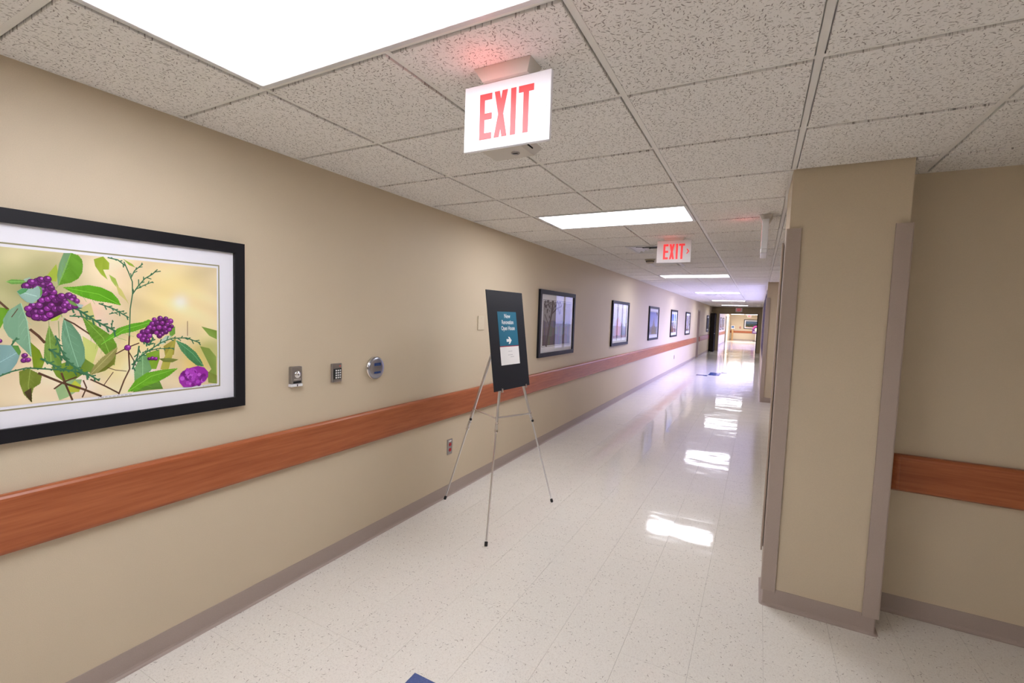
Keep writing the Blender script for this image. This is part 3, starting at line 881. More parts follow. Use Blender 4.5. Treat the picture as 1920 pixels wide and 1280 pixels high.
# soft far leaves
leaf([(455, 322), (500, 308), (530, 340), (528, 372), (500, 372), (522, 420), (490, 395), (462, 355)], (150, 172, 52))
leaf([(528, 395), (560, 415), (575, 455), (560, 452), (540, 425)], (158, 182, 80))
leaf([(560, 440), (590, 470), (625, 540), (610, 520), (575, 490)], (196, 190, 110))
leaf([(595, 320), (640, 345), (655, 362), (625, 350)], (140, 165, 50))
leaf([(230, 400), (275, 345), (285, 390), (275, 430), (245, 425)], (160, 180, 62))
leaf([(972, 645), (1046, 665), (1046, 707), (1010, 690)], (120, 150, 62))
leaf([(965, 740), (1010, 750), (1043, 790), (1046, 920), (1020, 917), (1002, 870), (1020, 850)], (132, 155, 72))
leaf([(1000, 860), (1046, 880), (1046, 920), (1005, 915)], (118, 135, 55))
leaf([(390, 560), (440, 530), (470, 640), (420, 620)], (196, 190, 120))
leaf([(400, 690), (480, 740), (450, 830), (415, 850)], (188, 196, 110))
leaf([(790, 740), (850, 700), (840, 780), (800, 800)], (160, 150, 62))
leaf([(790, 800), (840, 720), (832, 790), (812, 860), (775, 850)], (170, 165, 70))
leaf([(705, 775), (770, 755), (772, 800), (755, 850), (720, 850)], (122, 162, 45))
leaf([(250, 840), (405, 790), (455, 840), (410, 870), (330, 925), (275, 885)], (118, 148, 46))
leaf([(270, 945), (325, 900), (398, 900), (385, 950), (330, 985), (290, 1000)], (140, 172, 120))
leaf([(330, 940), (365, 905), (395, 930), (385, 960), (330, 962)], (178, 185, 60))
leaf([(245, 600), (300, 590), (280, 615), (250, 620)], (160, 190, 60))
leaf([(150, 720), (195, 760), (218, 815), (205, 850), (165, 850)], (122, 148, 34))
leaf([(380, 780), (460, 830), (440, 870), (395, 840)], (105, 135, 45))
# clear leaves
leaf([(33, 430), (60, 418), (115, 422), (150, 432), (110, 440), (60, 442)], (96, 150, 62), [(33, 430), (150, 430)])
leaf([(118, 418), (150, 407), (152, 422), (125, 430)], (150, 175, 160))
leaf([(0, 553), (50, 560), (32, 605), (0, 665)], (96, 150, 26))
leaf([(283, 447), (279, 400), (288, 345), (310, 292), (346, 292), (330, 350), (305, 410), (286, 447)], (112, 152, 108))
leaf([(286, 447), (305, 410), (330, 350), (346, 292), (382, 305), (398, 325), (402, 352), (399, 385), (380, 415), (345, 434), (310, 440)], (92, 146, 34), [(286, 447), (346, 292)])
leaf([(308, 457), (360, 455), (430, 447), (490, 458), (542, 482), (572, 515), (584, 543), (530, 530), (470, 522), (400, 502), (350, 480)], (88, 158, 22), [(308, 457), (480, 490), (584, 543)])
leaf([(20, 612), (45, 570), (85, 545), (105, 533), (130, 600), (148, 690), (156, 792), (128, 762), (85, 722), (45, 692), (22, 652)], (122, 164, 134), [(105, 533), (135, 620), (152, 780)])
leaf([(0, 733), (92, 737), (106, 768), (85, 822), (50, 868), (0, 890)], (122, 160, 158), [(0, 820), (106, 760)])
leaf([(60, 737), (92, 737), (106, 768), (95, 785)], (86, 140, 60))
leaf([(216, 800), (220, 722), (240, 640), (262, 690), (292, 745), (300, 830), (255, 832)], (108, 144, 60), [(240, 640), (250, 820)])
leaf([(400, 598), (450, 630), (540, 690), (565, 735), (560, 790), (553, 832), (520, 790), (480, 742), (430, 680)], (98, 142, 40), [(400, 598), (500, 700), (553, 832)])
leaf([(300, 700), (305, 640), (312, 603), (350, 635), (390, 688), (410, 750), (412, 808), (385, 852), (345, 832), (312, 790)], (104, 150, 118), [(312, 603), (345, 730), (385, 850)])
leaf([(490, 732), (530, 690), (570, 655), (640, 632), (690, 625), (720, 612), (738, 620), (740, 632), (700, 650), (650, 668), (590, 680), (540, 705)], (92, 160, 34), [(490, 732), (600, 660), (738, 622)])
leaf([(433, 882), (450, 845), (490, 800), (540, 762), (568, 745), (562, 780), (530, 822), (490, 860)], (142, 138, 78), [(433, 882), (568, 745)])
leaf([(470, 870), (520, 830), (560, 790), (555, 825), (510, 858)], (112, 120, 40))
leaf([(97, 862), (140, 848), (205, 880), (197, 920), (165, 940), (157, 968), (157, 1010), (120, 972), (100, 920)], (112, 128, 44), [(150, 850), (140, 930), (152, 1005)])
leaf([(120, 962), (155, 940), (157, 1010), (135, 985)], (66, 52, 28))
leaf([(850, 712), (900, 733), (945, 770), (970, 808), (982, 836), (950, 832), (910, 800), (875, 760)], (72, 132, 84), [(850, 712), (930, 775), (982, 836)])
leaf([(652, 930), (650, 850), (690, 768), (715, 800), (732, 852), (712, 872), (670, 912)], (112, 158, 106), [(690, 768), (690, 880)])
leaf([(715, 900), (770, 905), (788, 945), (720, 950), (640, 962)], (88, 132, 48))
leaf([(618, 958), (655, 905), (710, 868), (780, 855), (857, 847), (815, 882), (760, 912), (700, 932), (660, 955)], (102, 166, 38), [(618, 958), (730, 885), (857, 847)])
leaf([(768, 800), (815, 796), (862, 804), (832, 818), (790, 815)], (112, 124, 56))
leaf([(815, 660), (845, 645), (846, 680), (822, 700)], (110, 158, 62))
leaf([(800, 690), (830, 690), (790, 730), (760, 730)], (180, 200, 180))
BR = (92, 62, 44)
for pts, w in (([(0, 525), (40, 560)], 9), ([(150, 660), (190, 692), (218, 722)], 11), ([(315, 610), (360, 632), (432, 680)], 7), ([(190, 870), (300, 915), (400, 945), (490, 980)], 10), ([(300, 870), (322, 930), (352, 998)], 8),
               ([(265, 945), (310, 912), (372, 888)], 7), ([(440, 900), (510, 932), (576, 966)], 7), ([(575, 970), (600, 905), (627, 850), (622, 760), (626, 690)], 7), ([(560, 778), (620, 745), (672, 725)], 6), ([(622, 765), (645, 805), (657, 832)], 5),
               ([(520, 842), (560, 855), (612, 860)], 3.2), ([(400, 985), (420, 940), (405, 905)], 6), ([(505, 925), (530, 890), (548, 865)], 4), ([(90, 560), (60, 600)], 3), ([(905, 620), (905, 690)], 3)):
    p.stroke([A_(q) for q in pts], w*.00078, BR)
for pts, w in (([(286, 447), (272, 462)], 4), ([(240, 640), (238, 618)], 3), ([(302, 600), (290, 560)], 4), ([(290, 720), (285, 620)], 4)):
    p.stroke([A_(q) for q in pts], w*.0008, (150, 160, 110))
GR = (58, 112, 78)
def sprig(pts, w, tw=22, step=17):
    p.stroke([A_(q) for q in pts], w*.00095, GR)
    s = 1
    for a, c in zip(pts[:-1], pts[1:]):
        L = math.hypot(c[0]-a[0], c[1]-a[1]); n = max(1, int(L/step)); an = math.atan2(c[1]-a[1], c[0]-a[0])
        for k in range(n):
            f = (k+.5)/n; x, y = a[0]+(c[0]-a[0])*f, a[1]+(c[1]-a[1])*f; s = -s
            r = tw*random.uniform(.5, 1.1); b2 = an+s*random.uniform(.5, .9)
            p.stroke([A_((x, y)), A_((x+r*math.cos(b2), y+r*math.sin(b2)))], w*.00085, GR)
sprig([(523, 314), (570, 325), (605, 352)], 5, 14)
p.stroke([A_(q) for q in [(600, 335), (622, 385), (640, 430), (641, 490), (630, 560), (626, 690)]], .0040, GR)
sprig([(641, 490), (665, 455), (700, 415), (735, 395), (760, 372)], 4.5, 26)
sprig([(660, 465), (690, 450), (738, 430)], 4, 14)
sprig([(632, 415), (650, 378), (690, 345)], 4, 20)
sprig([(250, 520), (320, 545), (380, 565), (470, 622), (560, 668)], 7, 30)
sprig([(340, 595), (390, 597), (440, 612)], 5, 16)
sprig([(480, 535), (550, 560), (622, 602)], 5, 22)
sprig([(530, 585), (600, 570)], 4, 14)
sprig([(640, 830), (680, 790), (720, 760), (780, 722), (830, 702), (900, 700), (965, 724)], 5, 20)
sprig([(690, 770), (760, 752), (840, 750)], 4, 14)
sprig([(240, 755), (300, 790), (350, 830), (430, 885)], 7, 26)
sprig([(270, 690), (290, 740), (330, 820)], 6, 24)
sprig([(0, 885), (60, 862), (130, 845), (200, 848), (320, 855)], 5, 10, 26)
sprig([(200, 800), (300, 850), (420, 870), (480, 905)], 6, 22)
sprig([(672, 740), (665, 790), (640, 850)], 6, 20)
sprig([(60, 735), (85, 700)], 5, 18)
sprig([(540, 650), (545, 615)], 4, 12)
sprig([(680, 700), (720, 735), (740, 700)], 7, 18, 9)
def berries(L, r, base=None, col=(124, 34, 128), hi=(190, 104, 196)):
    if base: p.poly([A_(q) for q in base], (66, 14, 62))
    for q in L:
        rr = r*random.uniform(.85, 1.12)*.00078
        c = A_(q); k = random.uniform(.72, 1.1)
        p.disc(c, rr*1.05, tuple(a*.55 for a in col)); p.disc((c[0]+rr*.06, c[1]+rr*.08), rr*.90, tuple(min(255, a*k) for a in col), 14)
        p.disc((c[0]+rr*.25, c[1]+rr*.38), rr*.36, hi if k > .8 else tuple(a*.8 for a in hi), 9)
berries([(190, 545), (160, 545), (140, 560), (150, 585), (172, 578), (200, 575), (230, 560), (250, 545), (218, 604), (188, 603), (242, 590), (268, 562), (292, 560), (312, 568), (175, 600), (205, 520), (232, 515), (255, 505), (270, 520), (260, 480), (238, 470), (215, 485), (240, 445), (250, 460), (225, 428), (205, 445), (185, 428), (165, 440), (200, 420), (232, 417), (140, 447), (128, 452), (155, 432), (182, 462), (205, 470), (310, 520), (288, 512), (300, 500), (335, 498), (355, 505), (371, 523), (345, 520), (322, 535), (340, 550), (365, 545), (312, 545)], 15,
        [(125, 550), (180, 530), (200, 440), (250, 430), (280, 490), (375, 510), (370, 555), (310, 580), (240, 615), (180, 612), (135, 590)])
leaf([(85, 477), (110, 462), (160, 466), (185, 450), (205, 462), (207, 480), (203, 498), (185, 515), (160, 534), (130, 526), (105, 505)], (142, 176, 164), [(90, 475), (180, 500)])
leaf([(85, 477), (110, 462), (140, 464), (128, 480), (100, 492)], (80, 150, 92))
leaf([(187, 450), (204, 458), (207, 485), (196, 505), (198, 470)], (96, 156, 70))
leaf([(325, 512), (345, 520), (385, 545), (365, 548), (340, 535)], (104, 138, 70))
leaf([(370, 535), (405, 542), (395, 556), (380, 552)], (160, 180, 178))
berries([(745, 612), (773, 606), (800, 608), (822, 620), (735, 632), (758, 628), (783, 628), (808, 635), (828, 645), (742, 655), (768, 650), (795, 652), (818, 660), (722, 650), (755, 675), (782, 680), (800, 672), (770, 690), (690, 672), (712, 668), (675, 690), (698, 692), (722, 690), (690, 708), (712, 712)], 14, [(735, 620), (790, 605), (825, 640), (815, 670), (780, 695), (745, 680), (680, 705), (690, 665)])
berries([(617, 747)], 14); berries([(122, 785), (118, 808), (138, 806), (0, 715), (735, 798), (752, 800), (720, 800)], 10)
q3 = [(862, 892), (872, 870), (895, 852), (925, 842), (955, 835), (985, 842), (1003, 862), (1004, 885), (990, 908), (960, 925), (925, 936), (885, 937), (866, 915)]
p.poly([A_(q) for q in q3], (150, 44, 160))
for k in range(60):
    a = random.uniform(0, 2*PI); r = math.sqrt(random.random())
    q = (933+58*r*math.cos(a), 887+40*r*math.sin(a)); p.disc(A_(q), random.uniform(.006, .011), random.choice([(172, 66, 186), (132, 34, 146), (190, 92, 204), (112, 22, 120)]))
p.build(t, (.0131, -FY0, -FZ0))
# faint caption strokes under the print
b = MB(); x = -.32
while x < -.20:
    w = random.uniform(.004, .012); b.box(.0128, .0130, x-FY0, x+w-FY0, 1.2245-FZ0, 1.2275-FZ0, M_ink); x += w+.004
x = .085
while x < .15:
    w = random.uniform(.004, .010); b.box(.0128, .0130, x-FY0, x+w-FY0, 1.2245-FZ0, 1.2272-FZ0, M_ink); x += w+.003
b.build('caption', t, kind='stuff')

# --- the row of landscapes
def scape(kind, W_, H_):
    p = Print(); R = random.Random(kind)
    def mixc(a, c, f): return [x+(y-x)*f for x, y in zip(a, c)]
    skies = {1: ((150, 146, 140), (122, 118, 124)), 2: ((196, 190, 206), (150, 168, 200)), 3: ((120, 130, 190), (176, 180, 205)), 4: ((80, 110, 200), (190, 200, 230)), 5: ((150, 130, 100), (170, 150, 110)), 6: ((60, 56, 62), (80, 74, 78)), 7: ((150, 160, 170), (190, 195, 200)), 8: ((60, 80, 110), (150, 170, 190))}
    a, c = skies[kind]
    p.grid(0, W_, 0, H_, 6, 10, lambda u, v: mixc(c, a, v))
    def ridge(z, amp, col, seed, lo=0.0):
        r = random.Random(seed); n = 26; pts = [(0, lo*H_)]
        for k in range(n+1): pts.append((W_*k/n, H_*(z+amp*(math.sin(k*.7+seed)*.5+r.uniform(-.3, .3)))))
        pts.append((W_, lo*H_)); 
        for k in range(n):
            p.poly([(pts[k+1][0], lo*H_), (pts[k+2][0], lo*H_), pts[k+2], pts[k+1]], tuple(max(0, min(255, x+r.uniform(-14, 14))) for x in col))
    if kind == 1:
        ridge(.55, .03, (98, 96, 110), 2); ridge(.42, .04, (96, 92, 92), 4); ridge(.22, .05, (84, 78, 68), 6)
        for x0 in (.22,):
            p.stroke([(W_*.13, 0), (W_*.20, H_*.35), (W_*.27, H_*.7), (W_*.31, H_)], .05, (60, 46, 40))
            for k in range(70):
                x = W_*R.uniform(0.02, .62); z = H_*(1-abs(R.gauss(0, .14))); p.disc((x, z), R.uniform(.008, .022), (70, 62, 60), 7)
            p.stroke([(W_*.27, H_*.7), (W_*.45, H_*.85), (W_*.62, H_*.9)], .018, (64, 50, 46)); p.stroke([(W_*.2, H_*.45), (W_*.05, H_*.7)], .014, (64, 50, 46))
    if kind == 2:
        ridge(.35, .04, (150, 140, 160), 3)
        for k in range(9):
            x = W_*(.05+.065*k); h = H_*(.45+.25*math.sin(PI*(k+.5)/9)+R.uniform(-.05, .05)); p.poly([(x, .04*H_), (x+W_*.08, .04*H_), (x+W_*.07, h*.96), (x+W_*.02, h)], (196-R.uniform(0, 40), 140-R.uniform(0, 30), 142-R.uniform(0, 30)))
        for k in range(5):
            x = W_*(.55+.09*k); h = H_*R.uniform(.3, .55); p.poly([(x, .04*H_), (x+W_*.1, .04*H_), (x+W_*.07, h*.95), (x+W_*.03, h)], (120-R.uniform(0, 40), 96, 104))
        ridge(.09, .03, (120, 92, 92), 9)
    if kind == 3:
        ridge(.35, .05, (110, 110, 130), 2)
        for k in range(8):
            x = W_*(.25+.07*k); h = H_*(.35+.42*math.exp(-((k-3.2)/1.8)**2)); p.poly([(x, 0), (x+W_*.09, 0), (x+W_*.06, h*.97), (x+W_*.03, h)], (128-R.uniform(0, 40), 112-R.uniform(0, 30), 78))
        for k in range(40): p.disc((W_*R.random(), H_*R.uniform(0, .28)), R.uniform(.012, .03), R.choice([(110, 92, 60), (92, 60, 46), (130, 116, 80)]), 7)
        p.poly([(W_*.8, H_), (W_, H_), (W_, H_*.82), (W_*.88, H_*.9)], (40, 40, 48))
    if kind == 4:
        ridge(.62, .02, (206, 204, 206), 8, .55); ridge(.55, .05, (112, 116, 140), 2)
        for k in range(9):
            x = W_*(.1*k); h = H_*R.uniform(.32, .55); p.poly([(x, 0), (x+W_*.13, 0), (x+W_*.09, h*.95), (x+W_*.03, h)], (140-R.uniform(0, 50), 104-R.uniform(0, 30), 66))
        ridge(.2, .06, (104, 62, 44), 5)
    if kind == 5:
        for k in range(12):
            x = W_*k/12; p.poly([(x, 0), (x+W_/12*1.1, 0), (x+W_/12*1.1, H_), (x, H_)], R.choice([(150, 118, 70), (176, 150, 96), (112, 52, 40), (86, 90, 60), (190, 170, 130), (60, 36, 34)]))
    if kind == 6:
        ridge(.5, .08, (60, 50, 52), 1); ridge(.25, .05, (44, 38, 36), 3)
    if kind == 7:
        ridge(.5, .08, (120, 120, 120), 1); ridge(.25, .05, (140, 130, 110), 3)
    if kind == 8:
        ridge(.66, .05, (60, 76, 96), 1); ridge(.5, .05, (58, 70, 66), 3); ridge(.3, .05, (46, 56, 44), 5); ridge(.12, .03, (150, 110, 70), 6)
    return p
PW, PHH = 1.215, .826
PICS = [(3.955, 1.106, 1, 'black framed misty tree landscape right of the easel board, with window reflections'),
        (7.13, 1.106, 2, 'second picture past the easel, pink rock formation under pale sky'),
        (10.35, 1.106, 3, 'third picture past the easel, rocky spire against blue-violet sky'),
        (13.55, 1.102, 4, 'fourth picture past the easel, brown rocks under bright blue sky'),
        (16.75, 1.098, 5, 'fifth picture past the easel, vertical brown and red stripes, before the recessed door'),
        (24.5, 1.090, 6, 'dark framed picture between the recessed door and the black door edge')]
for y, z, k, lab in PICS:
    t = thing('framed_picture', lab, 'picture', (0, y, z), group='framed pictures on the left wall')
    m_ = .105
    frame_parts(t, PW, PHH, .052, None, (.118, PW-.118, .125, PHH-.118), M_greyln)
    pr = scape(k, PW-2*.134, PHH-.134-.140)
    pr.build(t, (.0131, .134, .140))
for y, k, lab in ((33.5, 7, 'nearer of two small pictures on the bright wall beyond the end opening'), (35.9, 7, 'farther of two small pictures on the bright wall beyond the end opening')):
    t = thing('framed_picture', lab, 'picture', (.03, y, 1.06), group='pictures beyond the end opening')
    frame_parts(t, 1.4, .84, .06, None, (.13, 1.27, .13, .71), M_greyln); scape(k, 1.1, .54).build(t, (.0131, .15, .15))
t = thing('framed_picture', 'wide framed lake landscape on the far end wall', 'picture', (1.13, YL, 1.05), -PI/2, group='pictures beyond the end opening')
frame_parts(t, 1.22, .84, .06, None, (.13, 1.09, .13, .71), M_greyln); scape(8, .92, .54).build(t, (.0131, .15, .15))

# ------------------------------------------------------------------ wall devices near the berry picture
t = thing('key_switch', 'steel key switch box on the left wall, nearest the berry picture', 'key switch', (0, .561, 1.164))
b = MB(); b.box(.001, .030, 0, .070, .016, .114, M_steel, .003); b.build('body', t)
b = MB(); b.box(.001, .032, -.002, .072, 0, .0155, M_white_pl, .002); b.box(.0318, .0326, .033, .039, .002, .014, M_dark); b.build('lower_bracket', t)
b = MB(); b.lathe([(.020, 0), (.020, .004), (.016, .006), (.011, .006), (.010, .009), (0, .009)], 'x', (.030, .037, .070), M_chrome, 28); b.build('key_cylinder', t)
b = MB(); b.box(.0392, .0396, .0355, .0385, .064, .076, M_dark); b.build('key_slot', t)
b = MB()
for k in range(6): b.box(.0301, .0306, .016+.0075*k, .0205+.0075*k, .040, .0445, M_white)
b.box(.0301, .0305, .010, .062, .020, .032, M_dark); b.build('marking', t, kind='stuff')

t = thing('keypad', 'black twelve-button keypad on the wall between key switch and round button', 'keypad', (0, .860, 1.156))
b = MB(); b.box(.001, .018, 0, .076, 0, .117, M_steel, .002); b.build('cover_plate', t)
b = MB(); b.box(.018, .024, .010, .070, .020, .086, M_keypad, .002); b.build('key_field', t)
b = MB(); b.box(.024, .027, -.0052, .0052, -.0046, .0046, M_keys, .0012); km = b.mesh('key')
for r in range(4):
    for c in range(3): link('key', km, t, (0, .024+.0162*c, .029+.0150*r))
b = MB(); b.lathe([(.003, 0), (.003, .002), (0, .003)], 'x', (.018, .060, .100), M_red, 12); b.build('indicator_light', t)

t = thing('door_push_button', 'round steel door push button on the wall above the handrail', 'push button', (0, 1.237, 1.217))
b = MB(); b.lathe([(0, .001), (.074, .001), (.081, .006), (.081, .014), (.076, .020)], 'x', (0, 0, 0), M_chrome, 48); b.build('base_ring', t)
b = MB(); b.lathe([(.075, .0195), (.074, .026), (.066, .030), (.045, .0335), (.02, .035), (0, .0353)], 'x', (0, 0, 0), M_bluesteel, 48); b.build('push_plate', t)
b = MB()
for z, h in ((.026, .010), (-.030, .007)):
    for k in range(6): b.box(.0325, .0360, -.030+.0105*k, -.0215+.0105*k, z-h, z+h, M_bluemark)
b.build('marking', t, kind='stuff')

t = thing('blank_cover_plate', 'small almond blank cover plate on the wall left of the easel board', 'wall plate', (0, 2.588, 1.460))
b = MB(); b.box(.001, .010, 0, .112, 0, .135, M_plate, .003); b.build('cover', t)
for z in (.02, .115):
    b = MB(); b.lathe([(.004, 0), (.004, .0012), (0, .0015)], 'x', (.010, .056, z), M_plate, 10); b.build('screw', t)
def outlet(y, z, lab):
    t = thing('wall_outlet', lab, 'outlet', (0, y, z), group='red wall outlets')
    b = MB(); b.box(.001, .008, 0, .074, 0, .135, M_steel, .002); b.build('cover_plate', t)
    for zz in (.024, .071):
        b = MB(); pts = [(.037+.0175*math.cos(a), zz+.0175+min(.0145, max(-.0145, .0185*math.sin(a)))) for a in [2*PI*k/20 for k in range(20)]]
        b.prism(pts, .0081, .0105, 'x', M_redsock); s = b.build('receptacle', t)
        for ya in (.029, .042):
            b = MB(); b.box(.0106, .0108, ya, ya+.002, zz+.014, zz+.024, M_dark); b.build('slot', s)
    b = MB(); b.box(.0081, .0086, .018, .056, .114, .124, M_keys); b.build('label_strip', t)
outlet(2.140, .372, 'steel outlet with red receptacles beside the easel rear leg')
outlet(14.62, .372, 'distant outlet with red receptacles below the fourth landscape picture')

# ------------------------------------------------------------------ easel and its sign board
F1 = Vector((.7508, 1.5673, 0)); F2 = Vector((.8388, 2.5487, 0)); FR = Vector((.028, 2.088, 0)); AP = Vector((.572, 2.088, 1.600))
du = Vector((0.08929224, 0.99600547, 0)); nv = Vector((0.98631241, -0.08842325, 0.1391731)); uv = Vector((-0.13861717, 0.01242708, 0.99026807))
t = thing('display_easel', 'folding aluminium tripod easel standing by the left wall', 'easel', (0.56, 2.07, 0))
off = -Vector((0.56, 2.07, 0))
def seg(A, B, f): return A+(B-A)*f
rear_top = Vector((.548, 2.088, 1.590))
for A, B, fr, nm in ((F1, AP, .50, nv), (F2, AP, .50, nv), (FR, rear_top, .44, Vector((0, 1, 0)))):
    A0 = seg(A, B, .022)
    b = MB(); b.bar(seg(A, B, fr-.03)+off, seg(A, B, .985)+off, .019, .015, M_alu, nm, .002); leg = b.build('leg', t)
    b = MB(); b.bar(A0+off, seg(A, B, fr+.03)+off, .0125, .0100, M_alu, nm, .0015); b.build('lower_tube', leg)
    d = (B-A).normalized(); b = MB(); b.bar(A+Vector((0, 0, .001))+off, A+d*.032+off, .019, .019, M_rubber, nm, .003); b.build('rubber_foot', leg)
    b = MB(); c = seg(A, B, fr-.03); b.bar(c-d*.010+off, c+d*.012+off, .024, .019, M_chrome, nm, .002)
    c2 = seg(A, B, fr+.005); b.bar(c2-d*.004+off, c2+d*.004+off, .0225, .0185, M_chrome, nm, .001); b.build('collar', leg)
# clamp knobs on the rear and right legs
for A, B, fr, sd in ((F2, AP, .465, Vector((.8, -.6, 0))), (FR, rear_top, .465, Vector((.55, -.8, 0)))):
    c = seg(A, B, fr)+off; sd = sd.normalized(); b = MB()
    b.bar(c-sd*.022, c+sd*.010, .006, .006, M_chrome, Vector((0, 0, 1))); b.bar(c+sd*.008, c+sd*.022, .020, .020, M_rubber, Vector((0, 0, 1)), .005); b.build('clamp_knob', t)
# braces from rear leg to the front legs
hub = Vector((.655, 2.02, .835))
b = MB(); b.bar(seg(FR, rear_top, .52)+off, seg(F1, AP, .525)+off+Vector((-.012, 0, 0)), .012, .004, M_alu, Vector((0, 0, 1))); b.build('brace', t)
b = MB(); b.bar(seg(F1, AP, .525)+off+Vector((-.013, .02, 0)), seg(F2, AP, .50)+off+Vector((-.012, 0, 0)), .012, .004, M_alu, Vector((1, 0, 0))); b.build('brace', t)
b = MB(); c = seg(F1, AP, .525)+off+Vector((-.012, .016, 0)); b.box(c.x-.009, c.x+.009, c.y-.012, c.y+.020, c.z-.006, c.z+.006, M_steel, .002); b.build('brace_hinge', t)
# top joint
b = MB(); c = AP+off; b.box(c.x-.030, c.x+.008, c.y-.022, c.y+.022, c.z-.03, c.z+.02, M_rubber, .004); b.build('top_joint', t)
# board rests
BLp = Vector((0.64634565, 1.81332704, 1.04039637))-nv*.020
for A in (F1, F2):
    f = 1.026/1.6; c = seg(A, AP, f)
    c = c - uv*((c-BLp).dot(uv)) - uv*.004
    c = seg(A, AP, (c.z)/1.6)
    b = MB(); b.bar(c+nv*.004-uv*.006+off, c+nv*.030-uv*.006+off, .012, .006, M_alu, uv); b.bar(c+nv*.028-uv*.008+off, c+nv*.028+uv*.020+off, .012, .005, M_alu, nv); b.build('board_rest', t)
bd = thing('sign_board', 'black poster board with teal sign and arrow, leaning on the easel', 'sign board', tuple(BLp+nv*.010))
def bp(a, c, n=0.0): return du*a+uv*c+nv*n
def bquad(b, a0, a1, c0, c1, n0, n1, M, sk=0.0):
    mt = Matrix((du, uv, nv)).transposed().to_4x4(); b.box(a0, a1, c0, c1, n0, n1, M, 0, 1, mt)
b = MB(); bquad(b, 0, .512, 0, .763, 0, .005, M_board); b.build('board', bd)
b = MB(); bquad(b, .1235, .391, .3355, .602, .0051, .0058, M_teal); b.build('teal_panel', bd)
b = MB(); bquad(b, .1235, .391, .3285, .3355, .0051, .0059, M_redln); b.build('red_rule', bd)
b = MB(); bquad(b, .1225, .390, .188, .3285, .0051, .0058, M_paper); b.build('paper_panel', bd)
b = MB(); mt = Matrix((du, uv, nv)).transposed().to_4x4()
# arrow: shaft and two slanted strokes
ax, az = .257, .377
for q in ([(ax-.036, az-.011), (ax+.012, az-.011), (ax+.012, az+.011), (ax-.036, az+.011)],
          [(ax-.012, az+.028), (ax+.008, az+.028), (ax+.036, az), (ax+.014, az)],
          [(ax-.012, az-.028), (ax+.008, az-.028), (ax+.036, az), (ax+.014, az)]):
    b.prism(q, .0059, .0063, 'z', M_white)
bmesh.ops.transform(b.bm, matrix=mt, verts=b.bm.verts[:])
b.build('arrow', bd)
def text(body, size, cx, cz, M, bold=.0, sx=1.0, name='lettering'):
    cu = bpy.data.curves.new('t', 'FONT'); cu.body = body; cu.size = size; cu.align_x = 'CENTER'; cu.extrude = .0002; cu.offset = bold
    o = bpy.data.objects.new('t', cu); COL.objects.link(o); dg = bpy.context.evaluated_depsgraph_get()
    me = bpy.data.meshes.new_from_object(o.evaluated_get(dg)); bpy.data.objects.remove(o)
    tm_ = Matrix((du, uv, nv)).transposed().to_4x4() @ Matrix.Translation((cx, cz, .0062)) @ Matrix.Diagonal((sx, 1, 1, 1))
    me.transform(tm_); me.materials.clear(); me.materials.append(M); return link(name, me, bd)
text('New', .046, .257, .553, M_white, .0005, .95)
text('Renovation', .046, .257, .505, M_white, .0005, .80)
text('Open House', .046, .257, .458, M_white, .0005, .80)
b = MB()
for z, a0, a1 in ((.290, .235, .29), (.262, .225, .290), (.246, .262, .305)):
    x = a0
    while x < a1:
        w = random.uniform(.004, .010); bquad(b, x, x+w, z, z+.004, .0059, .0062, M_ink); x += w+.003
b.build('small_print', bd, kind='stuff')

# ------------------------------------------------------------------ fire door edge at the end of the left wall
t = thing('fire_door_leaf', 'black open door leaf seen edge on at the far left, before the opening', 'door leaf', (.045, 26.25, 0))
b = MB(); b.box(0, .20, 0, 1.06, .008, 2.06, M_darkdoor, .004); b.build('leaf', t)
b = MB(); b.box(.20, .235, .06, .16, .95, .99, M_steel, .004); b.build('latch_bar', t)

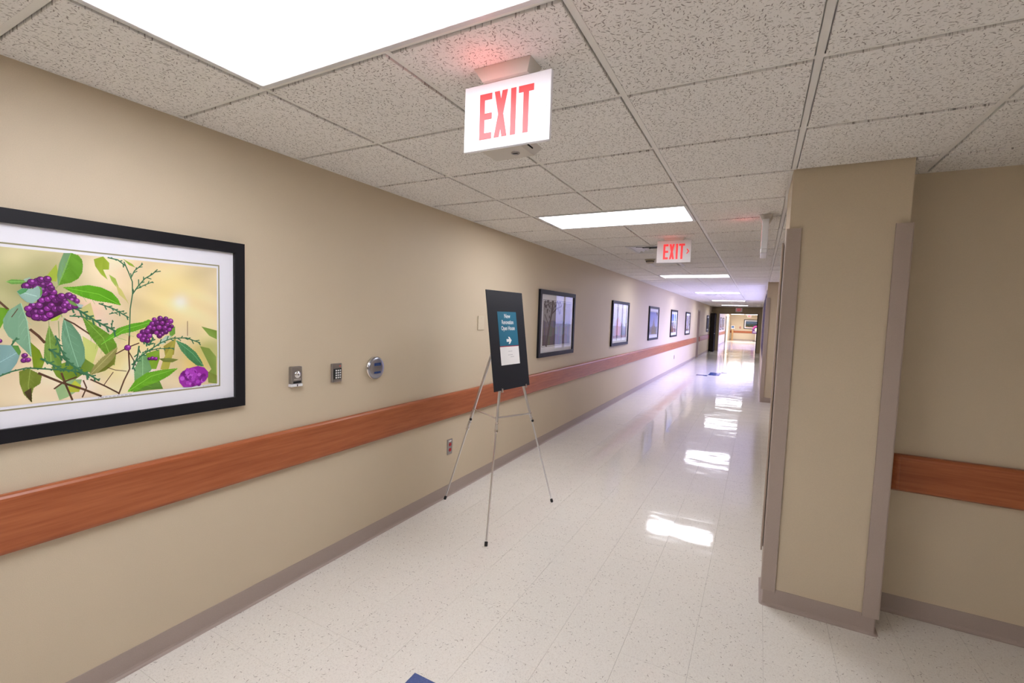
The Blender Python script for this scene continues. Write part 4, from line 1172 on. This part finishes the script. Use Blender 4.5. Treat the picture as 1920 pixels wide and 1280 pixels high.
# ------------------------------------------------------------------ things at the far end
t = thing('sanitizer_stand', 'wooden post with white and blue dispenser by the far wall', 'dispenser stand', (.27, YL-.30, 0))
b = MB(); b.box(-.16, .16, -.14, .14, .001, .03, M_pine, .004); b.build('base', t)
b = MB(); b.box(-.07, .07, -.02, .02, .03, 1.00, M_pine, .003); b.build('post', t)
b = MB(); b.box(-.16, .16, -.10, .06, 1.0005, 1.06, M_white_pl, .006); b.build('drip_tray', t)
b = MB(); b.box(-.14, .14, -.06, .05, 1.06, 1.31, M_white_pl, .012); b.build('dispenser', t)
b = MB(); b.box(-.09, .10, -.066, -.061, 1.10, 1.27, M_bluelab); b.build('front_label', t)
t = thing('fire_alarm_box', 'small red alarm box on the far wall left of the lake picture', 'fire alarm', (.862, YL, 1.145))
b = MB(); b.box(-.06, .06, -.055, -.001, -.075, .075, M_redsock, .006); b.build('body', t)
b = MB(); b.box(-.04, .04, -.062, -.056, -.02, .01, M_white_pl, .002); b.build('pull_handle', t)
t = thing('arched_display_sign', 'purple arched display sign with pink band at the far right', 'display sign', (2.14, 45.2, 0))
def arch(w, h, z0, n=14):
    r = w/2; pts = [(-r, z0), (r, z0)]
    pts += [(r*math.cos(PI*k/n), z0+h-r+r*math.sin(PI*k/n)) for k in range(n+1)]
    return pts
b = MB(); b.prism(arch(.60, .70, .68), -.015, .015, 'y', M_purple); b.build('board', t)
b = MB(); n = 14
for k in range(n):
    a0, a1 = PI*k/n, PI*(k+1)/n; z = .68+.70-.30
    b.prism([(.285*math.cos(a0), z+.285*math.sin(a0)), (.285*math.cos(a1), z+.285*math.sin(a1)), (.20*math.cos(a1), z+.20*math.sin(a1)), (.20*math.cos(a0), z+.20*math.sin(a0))], -.0175, -.0152, 'y', M_pinkarc)
b.build('pink_band', t)
b = MB(); b.prism([(.115*math.cos(2*PI*k/20), 1.02+.135*math.sin(2*PI*k/20)) for k in range(20)], -.0178, -.0152, 'y', M_pale); b.build('pale_disc', t)
b = MB(); b.box(-.24, .24, -.0176, -.0152, .81, .84, M_white); b.build('white_band', t)
b = MB(); b.box(-.02, .02, -.014, .014, .03, .68, M_alu); b.build('pole', t)
b = MB(); b.box(-.22, .22, -.16, .16, .001, .03, M_rubber, .006); b.build('base', t)
